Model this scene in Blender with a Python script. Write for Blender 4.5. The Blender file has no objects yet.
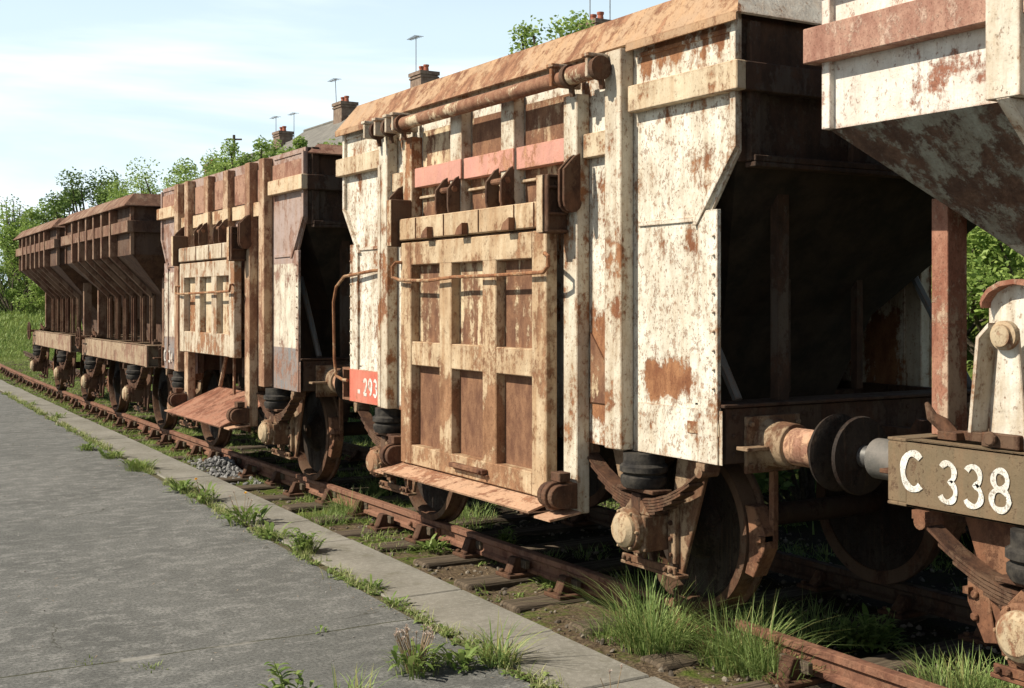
import bpy, bmesh, math, random
from mathutils import Vector, Matrix, noise
R = math.radians
random.seed(7)
sc = bpy.context.scene
COL = sc.collection
TH = R(30.9); CT, ST = math.cos(TH), math.sin(TH); F = 1225.0; H = 1.81

def curve(y):                      # the track bends gently to the right with distance
    return 0.0 if y < 10 else (y - 10) ** 2 / 960.0
def ground_at(x, y, z=0.0):        # where a spot of the photograph lies on level ground
    Z = F * (H - z) / (y - 301.0); t = (x - 512) / F
    return Vector((t * Z * CT + Z * ST, Z * CT - t * Z * ST, z))
def ray_at(x, y, Z):               # a spot of the photograph at a chosen depth
    t = (x - 512) / F
    return Vector((t * Z * CT + Z * ST, Z * CT - t * Z * ST, H - (y - 301) * Z / F))

# ------------------------------------------------------------------ mesh helpers
KEEP = {'rivet_row', 'bolt_row', 'coupling_chain', 'weld_seam', 'hopper', 'hopper_slope', 'leaf_spring', 'antenna_bars', 'trunk', 'stem', 'axlebox_cap', 'handwheel', 'frame', 'lettering', 'chair', 'buffer', 'upper_panel'}
class MB:
    def __init__(s): s.v = []; s.f = []
    def quad(s, *p):
        n = len(s.v); s.v += [tuple(q) for q in p]; s.f.append(tuple(range(n, n + len(p))))
    def box(s, x0, x1, y0, y1, z0, z1):
        if x0 > x1: x0, x1 = x1, x0
        if y0 > y1: y0, y1 = y1, y0
        if z0 > z1: z0, z1 = z1, z0
        n = len(s.v)
        s.v += [(x0,y0,z0),(x1,y0,z0),(x1,y1,z0),(x0,y1,z0),(x0,y0,z1),(x1,y0,z1),(x1,y1,z1),(x0,y1,z1)]
        s.f += [tuple(n+i for i in q) for q in ((0,3,2,1),(4,5,6,7),(0,1,5,4),(1,2,6,5),(2,3,7,6),(3,0,4,7))]
        return s
    def prism(s, pts, axis, a, b):
        """closed outline pts (two coordinates) pushed along axis from a to b"""
        def P(p, t):
            return (t, p[0], p[1]) if axis == 'x' else (p[0], t, p[1]) if axis == 'y' else (p[0], p[1], t)
        n = len(s.v); k = len(pts)
        s.v += [P(p, a) for p in pts] + [P(p, b) for p in pts]
        s.f.append(tuple(n + i for i in range(k))[::-1]); s.f.append(tuple(n + k + i for i in range(k)))
        for i in range(k):
            j = (i + 1) % k; s.f.append((n + i, n + j, n + k + j, n + k + i))
        return s
    def tube(s, path, r, seg=10, cap=True):
        path = [Vector(p) for p in path]; n0 = len(s.v)
        rs = r if isinstance(r, (list, tuple)) else [r] * len(path)
        up = None
        for i, p in enumerate(path):
            d = (path[min(i+1, len(path)-1)] - path[max(i-1, 0)]).normalized()
            if up is None: up = Vector((0,0,1)) if abs(d.z) < .9 else Vector((1,0,0))
            a = (up - d * up.dot(d)).normalized(); b = d.cross(a); up = a
            for k in range(seg):
                q = p + (a * math.cos(2*math.pi*k/seg) + b * math.sin(2*math.pi*k/seg)) * rs[i]
                s.v.append(tuple(q))
        for i in range(len(path) - 1):
            for k in range(seg):
                k2 = (k+1) % seg; A = n0 + i*seg
                s.f.append((A+k, A+k2, A+seg+k2, A+seg+k))
        if cap:
            s.f.append(tuple(n0+k for k in range(seg))[::-1])
            e = n0 + (len(path)-1)*seg; s.f.append(tuple(e+k for k in range(seg)))
        return s
    def lathe(s, c, axis, prof, seg=32, ring=False):
        """prof: (distance along axis, radius)"""
        c = Vector(c); ax = {'x': Vector((1,0,0)), 'y': Vector((0,1,0)), 'z': Vector((0,0,1))}[axis]
        a = Vector((0,0,1)) if axis != 'z' else Vector((1,0,0)); b = ax.cross(a); n0 = len(s.v)
        for t, r in prof:
            for k in range(seg):
                g = 2*math.pi*k/seg
                s.v.append(tuple(c + ax*t + (a*math.cos(g) + b*math.sin(g)) * r))
        for i in range(len(prof)-1):
            for k in range(seg):
                k2 = (k+1) % seg; A = n0 + i*seg
                s.f.append((A+k, A+k2, A+seg+k2, A+seg+k))
        e = n0 + (len(prof)-1)*seg
        if ring:
            for k in range(seg): k2 = (k+1) % seg; s.f.append((e+k, e+k2, n0+k2, n0+k))
            return s
        s.f.append(tuple(n0+k for k in range(seg))[::-1]); s.f.append(tuple(e+k for k in range(seg)))
        return s
    def bolt(s, x, y, z, r=.014, sx=-1):
        return s.lathe((x, y, z), 'x', [(0, r), (sx*.012, r), (sx*.018, r*.6)], 6)
    def build(s, name, m, parent=None, bev=0.0, smooth=False, origin=None):
        if name in KEEP or parent is None: return s.build1(name, m, parent, bev, smooth, origin)
        par = list(range(len(s.v)))
        def find(i):
            while par[i] != i: par[i] = par[par[i]]; i = par[i]
            return i
        for f in s.f:
            a = find(f[0])
            for i in f[1:]: par[find(i)] = a
        isl = {}
        for fi, f in enumerate(s.f): isl.setdefault(find(f[0]), []).append(fi)
        keys = list(isl); bb = []
        for k in keys:
            P = [s.v[i] for fi in isl[k] for i in s.f[fi]]
            bb.append([min(p[a] for p in P)-.006 for a in range(3)] + [max(p[a] for p in P)+.006 for a in range(3)])
        grp = list(range(len(keys)))
        def gf(i):
            while grp[i] != i: i = grp[i]
            return i
        for i in range(len(keys)):
            for j in range(i):
                if all(bb[i][a] <= bb[j][a+3] and bb[j][a] <= bb[i][a+3] for a in range(3)): grp[gf(i)] = gf(j)
        gs = {}
        for i, k in enumerate(keys): gs.setdefault(gf(i), []).extend(isl[k])
        first = None
        for fs in gs.values():
            q = MB(); mp = {}
            for fi in fs:
                t = []
                for i in s.f[fi]:
                    if i not in mp: mp[i] = len(q.v); q.v.append(s.v[i])
                    t.append(mp[i])
                q.f.append(tuple(t))
            o = q.build1(name, m, parent, bev, smooth, origin)
            first = first or o
        return first
    def build1(s, name, m, parent=None, bev=0.0, smooth=False, origin=None):
        me = bpy.data.meshes.new(name)
        v = s.v
        if origin is not None: v = [(p[0]-origin[0], p[1]-origin[1], p[2]-origin[2]) for p in v]
        me.from_pydata(v, [], s.f)
        bm = bmesh.new(); bm.from_mesh(me)
        bmesh.ops.recalc_face_normals(bm, faces=bm.faces)
        if bev > 0:
            es = [e for e in bm.edges if len(e.link_faces) == 2 and e.calc_face_angle(0) > R(40)]
            bmesh.ops.bevel(bm, geom=es, offset=bev, segments=1, affect='EDGES', clamp_overlap=True)
        bm.to_mesh(me); bm.free()
        if smooth:
            me.polygons.foreach_set('use_smooth', [True]*len(me.polygons))
            try: me.set_sharp_from_angle(angle=R(35))
            except Exception: pass
        me.materials.append(m)
        o = bpy.data.objects.new(name, me); COL.objects.link(o)
        if origin is not None: o.location = origin
        if parent is not None: o.parent = parent
        return o
def raw(name, v, f, m, parent=None):
    me = bpy.data.meshes.new(name); me.from_pydata(v, [], f); me.materials.append(m)
    o = bpy.data.objects.new(name, me); COL.objects.link(o)
    if parent is not None: o.parent = parent
    return o
def tag(o, label, cat, group=None, kind=None):
    if label: o['label'] = label
    if cat: o['category'] = cat
    if group: o['group'] = group
    if kind: o['kind'] = kind
    return o
def empty(name, loc, rz, label, cat, group=None):
    o = bpy.data.objects.new(name, None); COL.objects.link(o)
    o.location = loc; o.rotation_euler = (0, 0, rz); o.empty_display_size = .3
    return tag(o, label, cat, group)
def copy_tree(o, parent=None):
    c = o.copy(); COL.objects.link(c); c.parent = parent
    for ch in list(o.children): copy_tree(ch, c)
    return c

# ------------------------------------------------------------------ materials
class NT:
    def __init__(s, name):
        s.m = bpy.data.materials.new(name); s.m.use_nodes = True
        s.t = s.m.node_tree; s.b = s.t.nodes['Principled BSDF']; s.tc = s.t.nodes.new('ShaderNodeTexCoord')
        s.pos = s.tc.outputs['Object']
    def n(s, k, **kw):
        nd = s.t.nodes.new(k)
        for a, b in kw.items(): setattr(nd, a, b)
        return nd
    def link(s, a, b): s.t.links.new(a, b)
    def put(s, sock, v):
        if hasattr(v, 'is_output') or isinstance(v, bpy.types.NodeSocket): s.link(v, sock)
        elif isinstance(v, (tuple, list)) and len(v) == 3 and sock.type == 'RGBA': sock.default_value = (*v, 1)
        else: sock.default_value = v
    def noise(s, scale, detail=6, rough=.6, vec=None, dist=0.0):
        nd = s.n('ShaderNodeTexNoise'); nd.inputs['Scale'].default_value = scale
        nd.inputs['Detail'].default_value = detail; nd.inputs['Roughness'].default_value = rough
        nd.inputs['Distortion'].default_value = dist
        s.link(vec or s.pos, nd.inputs['Vector']); return nd.outputs[0]
    def mapped(s, sca, loc=(0,0,0)):
        nd = s.n('ShaderNodeMapping'); s.link(s.pos, nd.inputs[0]); nd.inputs['Scale'].default_value = sca
        nd.inputs['Location'].default_value = loc; return nd.outputs[0]
    def math(s, op, a, b=0.0, c=0.0, clamp=False):
        nd = s.n('ShaderNodeMath', operation=op, use_clamp=clamp)
        s.put(nd.inputs[0], a); s.put(nd.inputs[1], b)
        if op in ('MULTIPLY_ADD', 'SMOOTH_MIN'): s.put(nd.inputs[2], c)
        return nd.outputs[0]
    def step(s, v, lo, hi):
        nd = s.n('ShaderNodeMapRange', interpolation_type='SMOOTHSTEP')
        s.put(nd.inputs[0], v); nd.inputs[1].default_value = lo; nd.inputs[2].default_value = hi
        return nd.outputs[0]
    def mix(s, f, a, b, mode='MIX'):
        nd = s.n('ShaderNodeMix', data_type='RGBA', blend_type=mode)
        s.put(nd.inputs[0], f); s.put(nd.inputs[6], a); s.put(nd.inputs[7], b); return nd.outputs[2]
    def bump(s, h, strength=.3, dist=.01):
        nd = s.n('ShaderNodeBump'); nd.inputs['Strength'].default_value = strength
        nd.inputs['Distance'].default_value = dist; s.link(h, nd.inputs['Height'])
        s.link(nd.outputs[0], s.b.inputs['Normal'])
    def xyz(s):
        nd = s.n('ShaderNodeSeparateXYZ'); s.link(s.pos, nd.inputs[0]); return nd.outputs
    def done(s, col, rough=.8, spec=.3):
        s.put(s.b.inputs['Base Color'], col); s.put(s.b.inputs['Roughness'], rough)
        s.b.inputs['Specular IOR Level'].default_value = spec; return s.m

def rusty(name, paint, amount=.4, rust=(.17,.065,.03), rust2=(.33,.16,.075), stain=(.42,.27,.13), stain_amt=.5,
          scale=1.0, patches=(), zones=(), rough=.75, streak=1.0, seed=0, fleck=1.0):
    """weathered paint: flaking rust, run-down streaks, flecks; patches = rust areas (y0,y1,z0,z1,gain); zones = repainted areas (y0,y1,z0,z1,colour)"""
    g = NT(name)
    off = (seed*3.1, seed*1.7, seed*.9)
    big = g.noise(1.6*scale, 8, .65, g.mapped((1,1,1), off), .4)
    mid = g.noise(6*scale, 9, .72, g.mapped((1,1,.8), off))
    run = g.noise(1.0, 6, .6, g.mapped((11,11,1.6), off))
    fine = g.noise(38*scale, 5, .7, g.mapped((1,1,.7), off))
    speck = g.noise(85, 3, .6)
    v = g.math('MULTIPLY', big, .36)
    v = g.math('MULTIPLY_ADD', mid, .34, v)
    v = g.math('MULTIPLY_ADD', run, .18*streak, v)
    v = g.math('MULTIPLY_ADD', fine, .16, v)            # about .5 in the middle
    xyz = g.xyz()
    for (y0, y1, z0, z1, gain) in patches:
        e = .09
        a = g.math('MULTIPLY', g.step(xyz[1], y0-e, y0+e), g.math('SUBTRACT', 1, g.step(xyz[1], y1-e, y1+e)))
        b = g.math('MULTIPLY', g.step(xyz[2], z0-e, z0+e), g.math('SUBTRACT', 1, g.step(xyz[2], z1-e, z1+e)))
        v = g.math('MULTIPLY_ADD', g.math('MULTIPLY', a, b), gain, v)
    th = .5*(.36+.34+.18*streak+.16)*2 * .5 + (.5-amount)*.34
    m = g.step(v, th-.026, th+.026)                      # crisp flaked edge
    soft = g.step(v, th-.12, th+.05)                    # the discoloured margin round it
    fl = g.step(g.noise(22*scale, 6, .75, g.mapped((1,1,.75), (5+seed,2,1))), .655-.05*fleck, .70-.05*fleck)
    m = g.math('MAXIMUM', m, g.math('MULTIPLY', fl, g.math('MULTIPLY_ADD', big, .8, .25), clamp=True))
    fl2 = g.step(g.noise(58*scale, 4, .7, g.mapped((1,1,.6), (9+seed,4,2))), .66-.045*fleck, .72-.045*fleck)
    m = g.math('MAXIMUM', m, g.math('MULTIPLY', fl2, g.math('MULTIPLY_ADD', mid, 1.1, .15), clamp=True))
    geo = g.n('ShaderNodeNewGeometry'); bv = g.n('ShaderNodeBevel', samples=4); bv.inputs['Radius'].default_value = .022
    dt = g.n('ShaderNodeVectorMath', operation='DOT_PRODUCT'); g.link(bv.outputs[0], dt.inputs[0]); g.link(geo.outputs['Normal'], dt.inputs[1])
    ed = g.math('SUBTRACT', 1, g.step(dt.outputs['Value'], .80, .99))
    edge_r = g.math('MULTIPLY', ed, g.step(g.math('MULTIPLY_ADD', mid, .6, g.math('MULTIPLY', fine, .4)), .40, .56))
    m = g.math('MAXIMUM', m, g.math('MULTIPLY', edge_r, .85))
    base = paint
    for (y0, y1, z0, z1, colr) in zones:
        e = .004
        a = g.math('MULTIPLY', g.step(xyz[1], y0-e, y0+e), g.math('SUBTRACT', 1, g.step(xyz[1], y1-e, y1+e)))
        b = g.math('MULTIPLY', g.step(xyz[2], z0-e, z0+e), g.math('SUBTRACT', 1, g.step(xyz[2], z1-e, z1+e)))
        base = g.mix(g.math('MULTIPLY', a, b), base, colr)
    s2 = g.math('MULTIPLY', g.math('MULTIPLY_ADD', g.step(run, .42, .68), .6, g.math('MULTIPLY', soft, .55)), stain_amt, clamp=True)
    col = g.mix(s2, base, stain)
    cloudy = g.step(g.noise(3.1*scale, 7, .62, g.mapped((1,1,.55), (seed+1.5,7,3))), .42, .66)
    col = g.mix(g.math('MULTIPLY', cloudy, .42*stain_amt+.1), col, stain)
    thin = g.step(g.noise(1.0, 4, .65, g.mapped((46,46,1.6), off)), .52, .72)
    col = g.mix(g.math('MULTIPLY', thin, g.math('MULTIPLY_ADD', big, .6, -.1, clamp=True)), col, (.24,.14,.075))
    col = g.mix(g.math('MULTIPLY', g.step(mid, .35, .7), .24), col, (.16,.12,.08))
    col = g.mix(g.math('MULTIPLY', ed, .35), col, stain)
    rc = g.mix(g.step(g.noise(9*scale, 8, .75, g.mapped((1,1,.5), (3+seed,0,0))), .34, .68), rust, rust2)
    rc = g.mix(g.math('MULTIPLY', g.step(speck, .5, .7), .5), rc, (.07,.03,.018))
    col = g.mix(m, col, rc)
    col = g.mix(g.math('MULTIPLY', g.math('SUBTRACT', 1, g.step(speck, .3, .42)), .25), col, (.08,.05,.03))
    hh = g.math('MULTIPLY_ADD', m, -.6, g.math('MULTIPLY_ADD', fine, .5, g.math('MULTIPLY', big, 3.0)))
    g.bump(hh, .6, .010)
    return g.done(col, g.math('MULTIPLY_ADD', m, .15, rough), .25)

def plain(name, c1, c2, scale=8, rough=.85, bump=.3, dist=.01, c3=None, detail=8):
    g = NT(name); a = g.noise(scale, detail, .68); b = g.noise(scale*6, 5, .7)
    col = g.mix(g.step(a, .35, .68), c1, c2)
    if c3: col = g.mix(g.math('MULTIPLY', g.step(b, .5, .72), .6), col, c3)
    g.bump(g.math('MULTIPLY_ADD', b, .5, a), bump, dist)
    return g.done(col, rough, .2)
def leafy(name, dark, light, rough=.55, trans=.25):
    g = NT(name); geo = g.n('ShaderNodeNewGeometry')
    col = g.mix(geo.outputs['Random Per Island'], dark, light)
    g.done(col, rough, .25)
    tr = g.n('ShaderNodeBsdfTranslucent'); g.link(col, tr.inputs[0])
    mx = g.n('ShaderNodeMixShader'); mx.inputs[0].default_value = trans
    out = g.t.nodes['Material Output']
    g.link(g.b.outputs[0], mx.inputs[1]); g.link(tr.outputs[0], mx.inputs[2]); g.link(mx.outputs[0], out.inputs[0])
    return g.m

CREAM = (.70,.62,.46); TAN = (.56,.41,.235)
M = {}
M['sheet'] = rusty('cream_sheet_steel', (.71,.67,.57), .33, stain=(.40,.30,.19), stain_amt=.62, fleck=1.9, streak=1.3, seed=1,
                   patches=((-2.20,-1.76,1.30,1.47,.15),(-1.47,-1.22,1.15,1.75,.12),(1.72,1.9,1.3,2.3,.10),(-1.5,1.5,.9,1.0,.1),(-2.2,-1.8,2.0,2.2,.04),(-2.5,-1.7,2.82,2.86,.05),(-2.5,-1.7,3.1,3.3,.07)),
                   zones=())
M['post'] = rusty('white_post_steel', (.62,.57,.46), .40, stain=(.36,.25,.15), stain_amt=.7, seed=2, fleck=1.3)
M['post_low'] = rusty('browned_post_steel', (.60,.50,.36), .44, stain=(.42,.27,.14), stain_amt=.8, seed=3, streak=1.6)
M['band'] = rusty('cream_band_steel', (.60,.50,.35), .40, stain=(.38,.25,.14), stain_amt=.7, seed=4)
M['rim'] = rusty('orange_brown_coaming_steel', (.38,.25,.155), .48, rust=(.15,.065,.035), rust2=(.36,.19,.105), stain=(.42,.25,.13), stain_amt=.8, seed=5)
M['rim_end'] = rusty('pale_coaming_steel', (.66,.60,.50), .40, stain=(.48,.32,.2), seed=6)
M['door'] = rusty('tan_door_steel', (.56,.44,.29), .40, rust=(.17,.08,.04), rust2=(.33,.18,.095), stain=(.34,.20,.10), stain_amt=.95, seed=7, streak=.8, fleck=1.2, patches=((-1.1,1.1,.55,1.2,.05),))
M['door_panel'] = rusty('browned_door_panel', (.66,.54,.35), .60, rust=(.12,.055,.032), rust2=(.25,.13,.07), stain=(.27,.15,.08), stain_amt=.9, seed=8, streak=1.5, patches=((-1,1,.6,1.35,.09),))
M['pink'] = rusty('faded_red_band', (.52,.25,.20), .36, rust=(.3,.13,.07), rust2=(.5,.27,.16), stain=(.62,.30,.21), stain_amt=.6, seed=9, fleck=.5)
M['tube'] = rusty('rusty_tube_steel', (.60,.48,.33), .62, rust=(.17,.07,.04), rust2=(.31,.17,.10), seed=10, scale=1.4)
M['rust'] = rusty('bare_rust', (.24,.115,.062), .55, rust=(.08,.035,.02), rust2=(.2,.09,.048), stain=(.17,.085,.045), seed=11)
M['apron'] = rusty('orange_rust_plate', (.46,.27,.17), .45, rust=(.17,.07,.038), rust2=(.36,.18,.10), stain=(.5,.32,.2), seed=12)
M['flap'] = rusty('fresh_rust_plate', (.29,.12,.07), .5, rust=(.12,.045,.025), rust2=(.27,.11,.065), stain=(.36,.21,.14), seed=13)
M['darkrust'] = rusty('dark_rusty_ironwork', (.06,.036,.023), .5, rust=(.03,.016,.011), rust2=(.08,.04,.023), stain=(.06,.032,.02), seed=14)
M['gear'] = rusty('greasy_brown_ironwork', (.105,.06,.036), .5, rust=(.04,.019,.012), rust2=(.135,.066,.036), stain=(.10,.052,.028), seed=15)
M['wheel'] = rusty('shade_black_wheel', (.014,.010,.008), .45, rust=(.010,.007,.005), rust2=(.028,.016,.011), stain=(.03,.018,.012), seed=41)  # wheel discs and buffer heads painted near black to stand for shade
M['guard'] = rusty('pale_brown_guard', (.33,.24,.15), .52, rust=(.09,.042,.024), rust2=(.2,.105,.055), stain=(.18,.105,.06), stain_amt=.8, seed=16)
M['cap'] = rusty('cream_axlebox_cap', (.42,.34,.23), .52, rust=(.2,.09,.05), rust2=(.32,.18,.1), seed=17)
M['white'] = rusty('chipped_white_paint', (.70,.66,.57), .34, stain=(.40,.30,.19), stain_amt=.75, seed=18)
M['red'] = rusty('faded_red_number_panel', (.55,.13,.085), .25, rust=(.3,.12,.06), rust2=(.45,.2,.1), stain=(.6,.28,.2), stain_amt=.4, seed=19)
M['blue'] = rusty('blue_grey_band', (.16,.19,.21), .22, stain=(.25,.2,.15), stain_amt=.4, seed=20)
M['sheet2'] = rusty('grey_lilac_sheet', (.36,.28,.255), .42, rust=(.18,.09,.06), rust2=(.32,.2,.15), stain=(.33,.21,.15), stain_amt=.7, seed=21,
                    zones=((-3,3,.94,1.36,(.15,.18,.20)),(-3,3,1.36,2.17,(.66,.62,.50))))
M['upper2'] = rusty('red_brown_sheet', (.34,.19,.13), .46, rust=(.17,.07,.045), rust2=(.34,.19,.13), stain=(.38,.22,.14), seed=22)
M['post2'] = rusty('brown_cream_post', (.50,.38,.26), .52, rust=(.18,.085,.05), rust2=(.34,.2,.12), stain=(.38,.22,.12), stain_amt=.9, seed=23, streak=1.5)
M['door2'] = rusty('pale_grey_cream_door', (.58,.50,.38), .42, rust=(.22,.12,.07), stain=(.36,.26,.17), stain_amt=.9, seed=42, streak=1.5)
M['band2'] = rusty('buff_band', (.58,.46,.31), .42, rust=(.26,.13,.07), stain=(.5,.31,.16), seed=24)
M['hopperB'] = rusty('dark_brown_hopper_plate', (.10,.06,.042), .5, rust=(.05,.026,.018), rust2=(.13,.07,.042), stain=(.11,.06,.035), seed=25)
M['ribB'] = rusty('brown_rib_steel', (.25,.16,.105), .5, rust=(.10,.048,.03), rust2=(.22,.12,.075), stain=(.2,.115,.07), seed=26)
M['frameB'] = rusty('buff_brown_sole_bar', (.36,.27,.18), .46, rust=(.16,.09,.06), rust2=(.30,.18,.12), stain=(.27,.18,.11), seed=27, stain_amt=.8)
M['frameC'] = rusty('dusty_brown_sole_bar', (.14,.105,.062), .36, rust=(.07,.04,.025), rust2=(.16,.095,.055), stain=(.21,.135,.075), seed=28, stain_amt=.7)
M['boxC'] = rusty('white_hopper_sheet', (.70,.66,.59), .35, rust=(.23,.09,.055), rust2=(.35,.17,.11), stain=(.52,.38,.27), stain_amt=.35, seed=29,
                  patches=((1.7,2.0,2.62,2.74,.08),(1.5,1.8,2.74,2.8,.08)))
M['slopeC'] = rusty('mottled_grey_slope_sheet', (.24,.25,.21), .48, rust=(.05,.027,.018), rust2=(.12,.07,.045), stain=(.10,.08,.055), stain_amt=.9, seed=30, scale=1.2)
M['bandC'] = rusty('pinkish_brown_band', (.50,.34,.27), .50, rust=(.25,.12,.085), rust2=(.42,.25,.18), stain=(.5,.36,.24), seed=31)
M['postC'] = rusty('pink_brown_post', (.43,.31,.22), .52, rust=(.20,.075,.045), rust2=(.34,.17,.11), stain=(.4,.27,.18), seed=32, scale=1.3)
M['buff_pink'] = rusty('pinkish_buffer_casing', (.50,.27,.19), .40, rust=(.2,.09,.055), rust2=(.34,.19,.13), seed=33, scale=1.4)
M['bufferdark'] = plain('grey_greased_buffer', (.10,.095,.085), (.17,.15,.13), 9, .55)
M['rubber'] = plain('dusty_black_rubber', (.016,.014,.013), (.06,.052,.042), 14, .75)
M['shiny'] = NT('polished_plunger').done((.55,.53,.5), .3); M['shiny'].node_tree.nodes['Principled BSDF'].inputs['Metallic'].default_value = .9
M['endsheet'] = rusty('shade_dark_end_sheet', (.085,.065,.05), .56, rust=(.03,.018,.012), rust2=(.08,.042,.025), stain=(.05,.032,.022), stain_amt=.9, seed=36)  # shade of the wagon ends put into a darker colour
M['dark'] = plain('near_black_interior_steel', (.022,.018,.014), (.05,.036,.026), 5, .9)  # near-black steel for hopper bodies, load floors and the chute lip
M['paintw'] = rusty('chalky_lettering_paint', (.74,.72,.66), .27, rust=(.14,.09,.055), rust2=(.24,.17,.11), stain=(.5,.42,.32), seed=44, scale=3.0, fleck=1.8)
M['wire'] = rusty('rusted_rod', (.40,.27,.17), .6, seed=34, scale=2)

# ------------------------------------------------------------------ running gear shared by the wagons
def running_gear(root, wb, spring_x=1.17, pale='guard', ftop=.95):
    for ay in (-wb, wb):
        ws = MB(); ws.tube([(-.85,ay,.50),(.85,ay,.50)], .07, 14)
        wo = ws.build('wheelset', M['darkrust'], root, smooth=True)
        for sx in (-1, 1):
            wh = MB()
            prof = [(.70,.43),(.74,.43),(.765,.40),(.765,.2),(.81,.17),(.84,.10)]
            wh.lathe((0,ay,.492), 'x', [(sx*t, r) for t, r in prof], 40)
            who = wh.build('wheel', M['wheel'], wo, smooth=True)
            ty = MB(); ty.lathe((0,ay,.492), 'x', [(sx*t, r) for t, r in [(.69,.43),(.69,.515),(.715,.52),(.725,.492),(.83,.485),(.835,.44),(.80,.428)]], 56, True)
            ty.build('tyre', M['gear'], who, smooth=True)
            X = sx*spring_x
            # leaf spring
            sp = MB()
            for k in range(6):
                hl = .54 - k*.075
                path = []
                for j in range(9):
                    u = -1 + j/4.0
                    zz = ftop - .055 - .205*(1 - (u*hl/.54)**2) - k*.016
                    path.append((ay + u*hl, zz))
                top = path; bot = [(p[0], p[1]-.013) for p in path][::-1]
                sp.prism(top + bot, 'x', X - .05, X + .05)
            so = sp.build('leaf_spring', M['gear'], root)
            b = MB(); b.box(X-.062, X+.062, ay-.045, ay+.045, ftop-.37, ftop-.235)
            b.build('spring_buckle', M['gear'], so, bev=.006)
            sh = MB()
            for e in (-1, 1):
                sh.tube([(X-.06, ay+e*.555, ftop-.05),(X+.06, ay+e*.555, ftop-.05)], .032, 12)
                sh.box(X-.055, X+.055, ay+e*.53, ay+e*.60, ftop-.04, ftop-.002)
            sh.build('spring_shackle', M[pale], so)
            rb = MB()
            rb.lathe((X, ay, 0), 'z', [(ftop-.20,.12),(ftop-.17,.135),(ftop-.14,.135),(ftop-.125,.115),(ftop-.11,.14),(ftop-.08,.14),(ftop-.065,.12),(ftop-.004,.12)], 24)
            rb.build('rubber_block', M['rubber'], so, smooth=True)
            st = MB(); st.box(X-.07, X+.07, ay-.17, ay+.17, ftop-.225, ftop-.203)
            st.build('block_seat', M['gear'], so, bev=.004)
            # axle guard: two legs joined under the box
            ag = MB(); xo = sx*(spring_x-.10); xi = sx*(spring_x-.125)
            for e in (-1, 1):
                ag.prism([(ay+e*.46, ftop-.002),(ay+e*.18, ftop-.002),(ay+e*.135, .68),(ay+e*.135, .30),(ay+e*.22, .27)][::e], 'x', xo, xi)
                ag.box(xo+sx*.0, xo+sx*.035, ay+e*.135, ay+e*.20, .33, .70)
            ago = ag.build('axle_guard', M[pale], root, bev=.004)
            bt = MB()
            for e in (-1, 1):
                for q in range(4): bt.bolt(xo+sx*.035, ay+e*.168, .38+q*.09, .014, sx)
            kp = MB(); kp.box(xo-sx*.01, xo+sx*.07, ay-.27, ay+.27, .262, .282); kp.box(xo+sx*.055, xo+sx*.075, ay-.25, ay+.25, .285, .325)
            kp.build('keeper_bar', M[pale], ago, bev=.004)
            for e in (-.22, -.17, .17, .22): bt.bolt(xo+sx*.075, ay+e, .305, .013, sx)
            bt.build('bolt_row', M['gear'], ago)
            # axlebox
            ab = MB()
            ab.box(X-.09, X+.09, ay-.125, ay+.125, .40, .60)
            ab.prism([(ay-.125,.60),(ay+.125,.60),(ay+.05,.68),(ay-.05,.68)], 'x', X-.06, X+.06)
            ab.lathe((X+sx*.085, ay, .515), 'x', [(0,.125),(sx*.045,.125),(sx*.05,.115)], 28)
            abo = ab.build('axlebox', M[pale], root, bev=.006)
            cp = MB(); cp.lathe((X+sx*.135, ay, .515), 'x', [(0,.10),(sx*.02,.098),(sx*.045,.07),(sx*.05,.02)], 28)
            for q in range(6):
                g = q*math.pi/3; cp.bolt(X+sx*.13, ay+.112*math.cos(g), .515+.112*math.sin(g), .010, sx)
            cp.build('axlebox_cap', M['cap'], abo, smooth=True)
            # brake shoe outboard of each wheel, with its hanger
            e = 1 if ay > 0 else -1
            bs = MB(); arc = []
            for q in range(7):
                g = R(-22 + q*44/6); arc.append((ay + e*.505*math.cos(g), .492 + .505*math.sin(g)))
            back = [(ay+e*.545, .68), (ay+e*.63, .55), (ay+e*.63, .46), (ay+e*.54, .29)]
            bs.prism(arc + back, 'x', sx*.73, sx*.83)
            for q in (.40,.50,.60): bs.bolt(sx*.83, ay+e*.585, q, .022, sx)
            bso = bs.build('brake_shoe', M['rust'], root, bev=.004)
            hg = MB(); hg.box(sx*.74, sx*.77, ay+e*.60, ay+e*.64, .5, ftop+.02); hg.box(sx*.77, sx*.86, ay+e*.60, ay+e*.63, .50, .53)
            hg.build('brake_hanger', M['rust'], bso)
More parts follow.
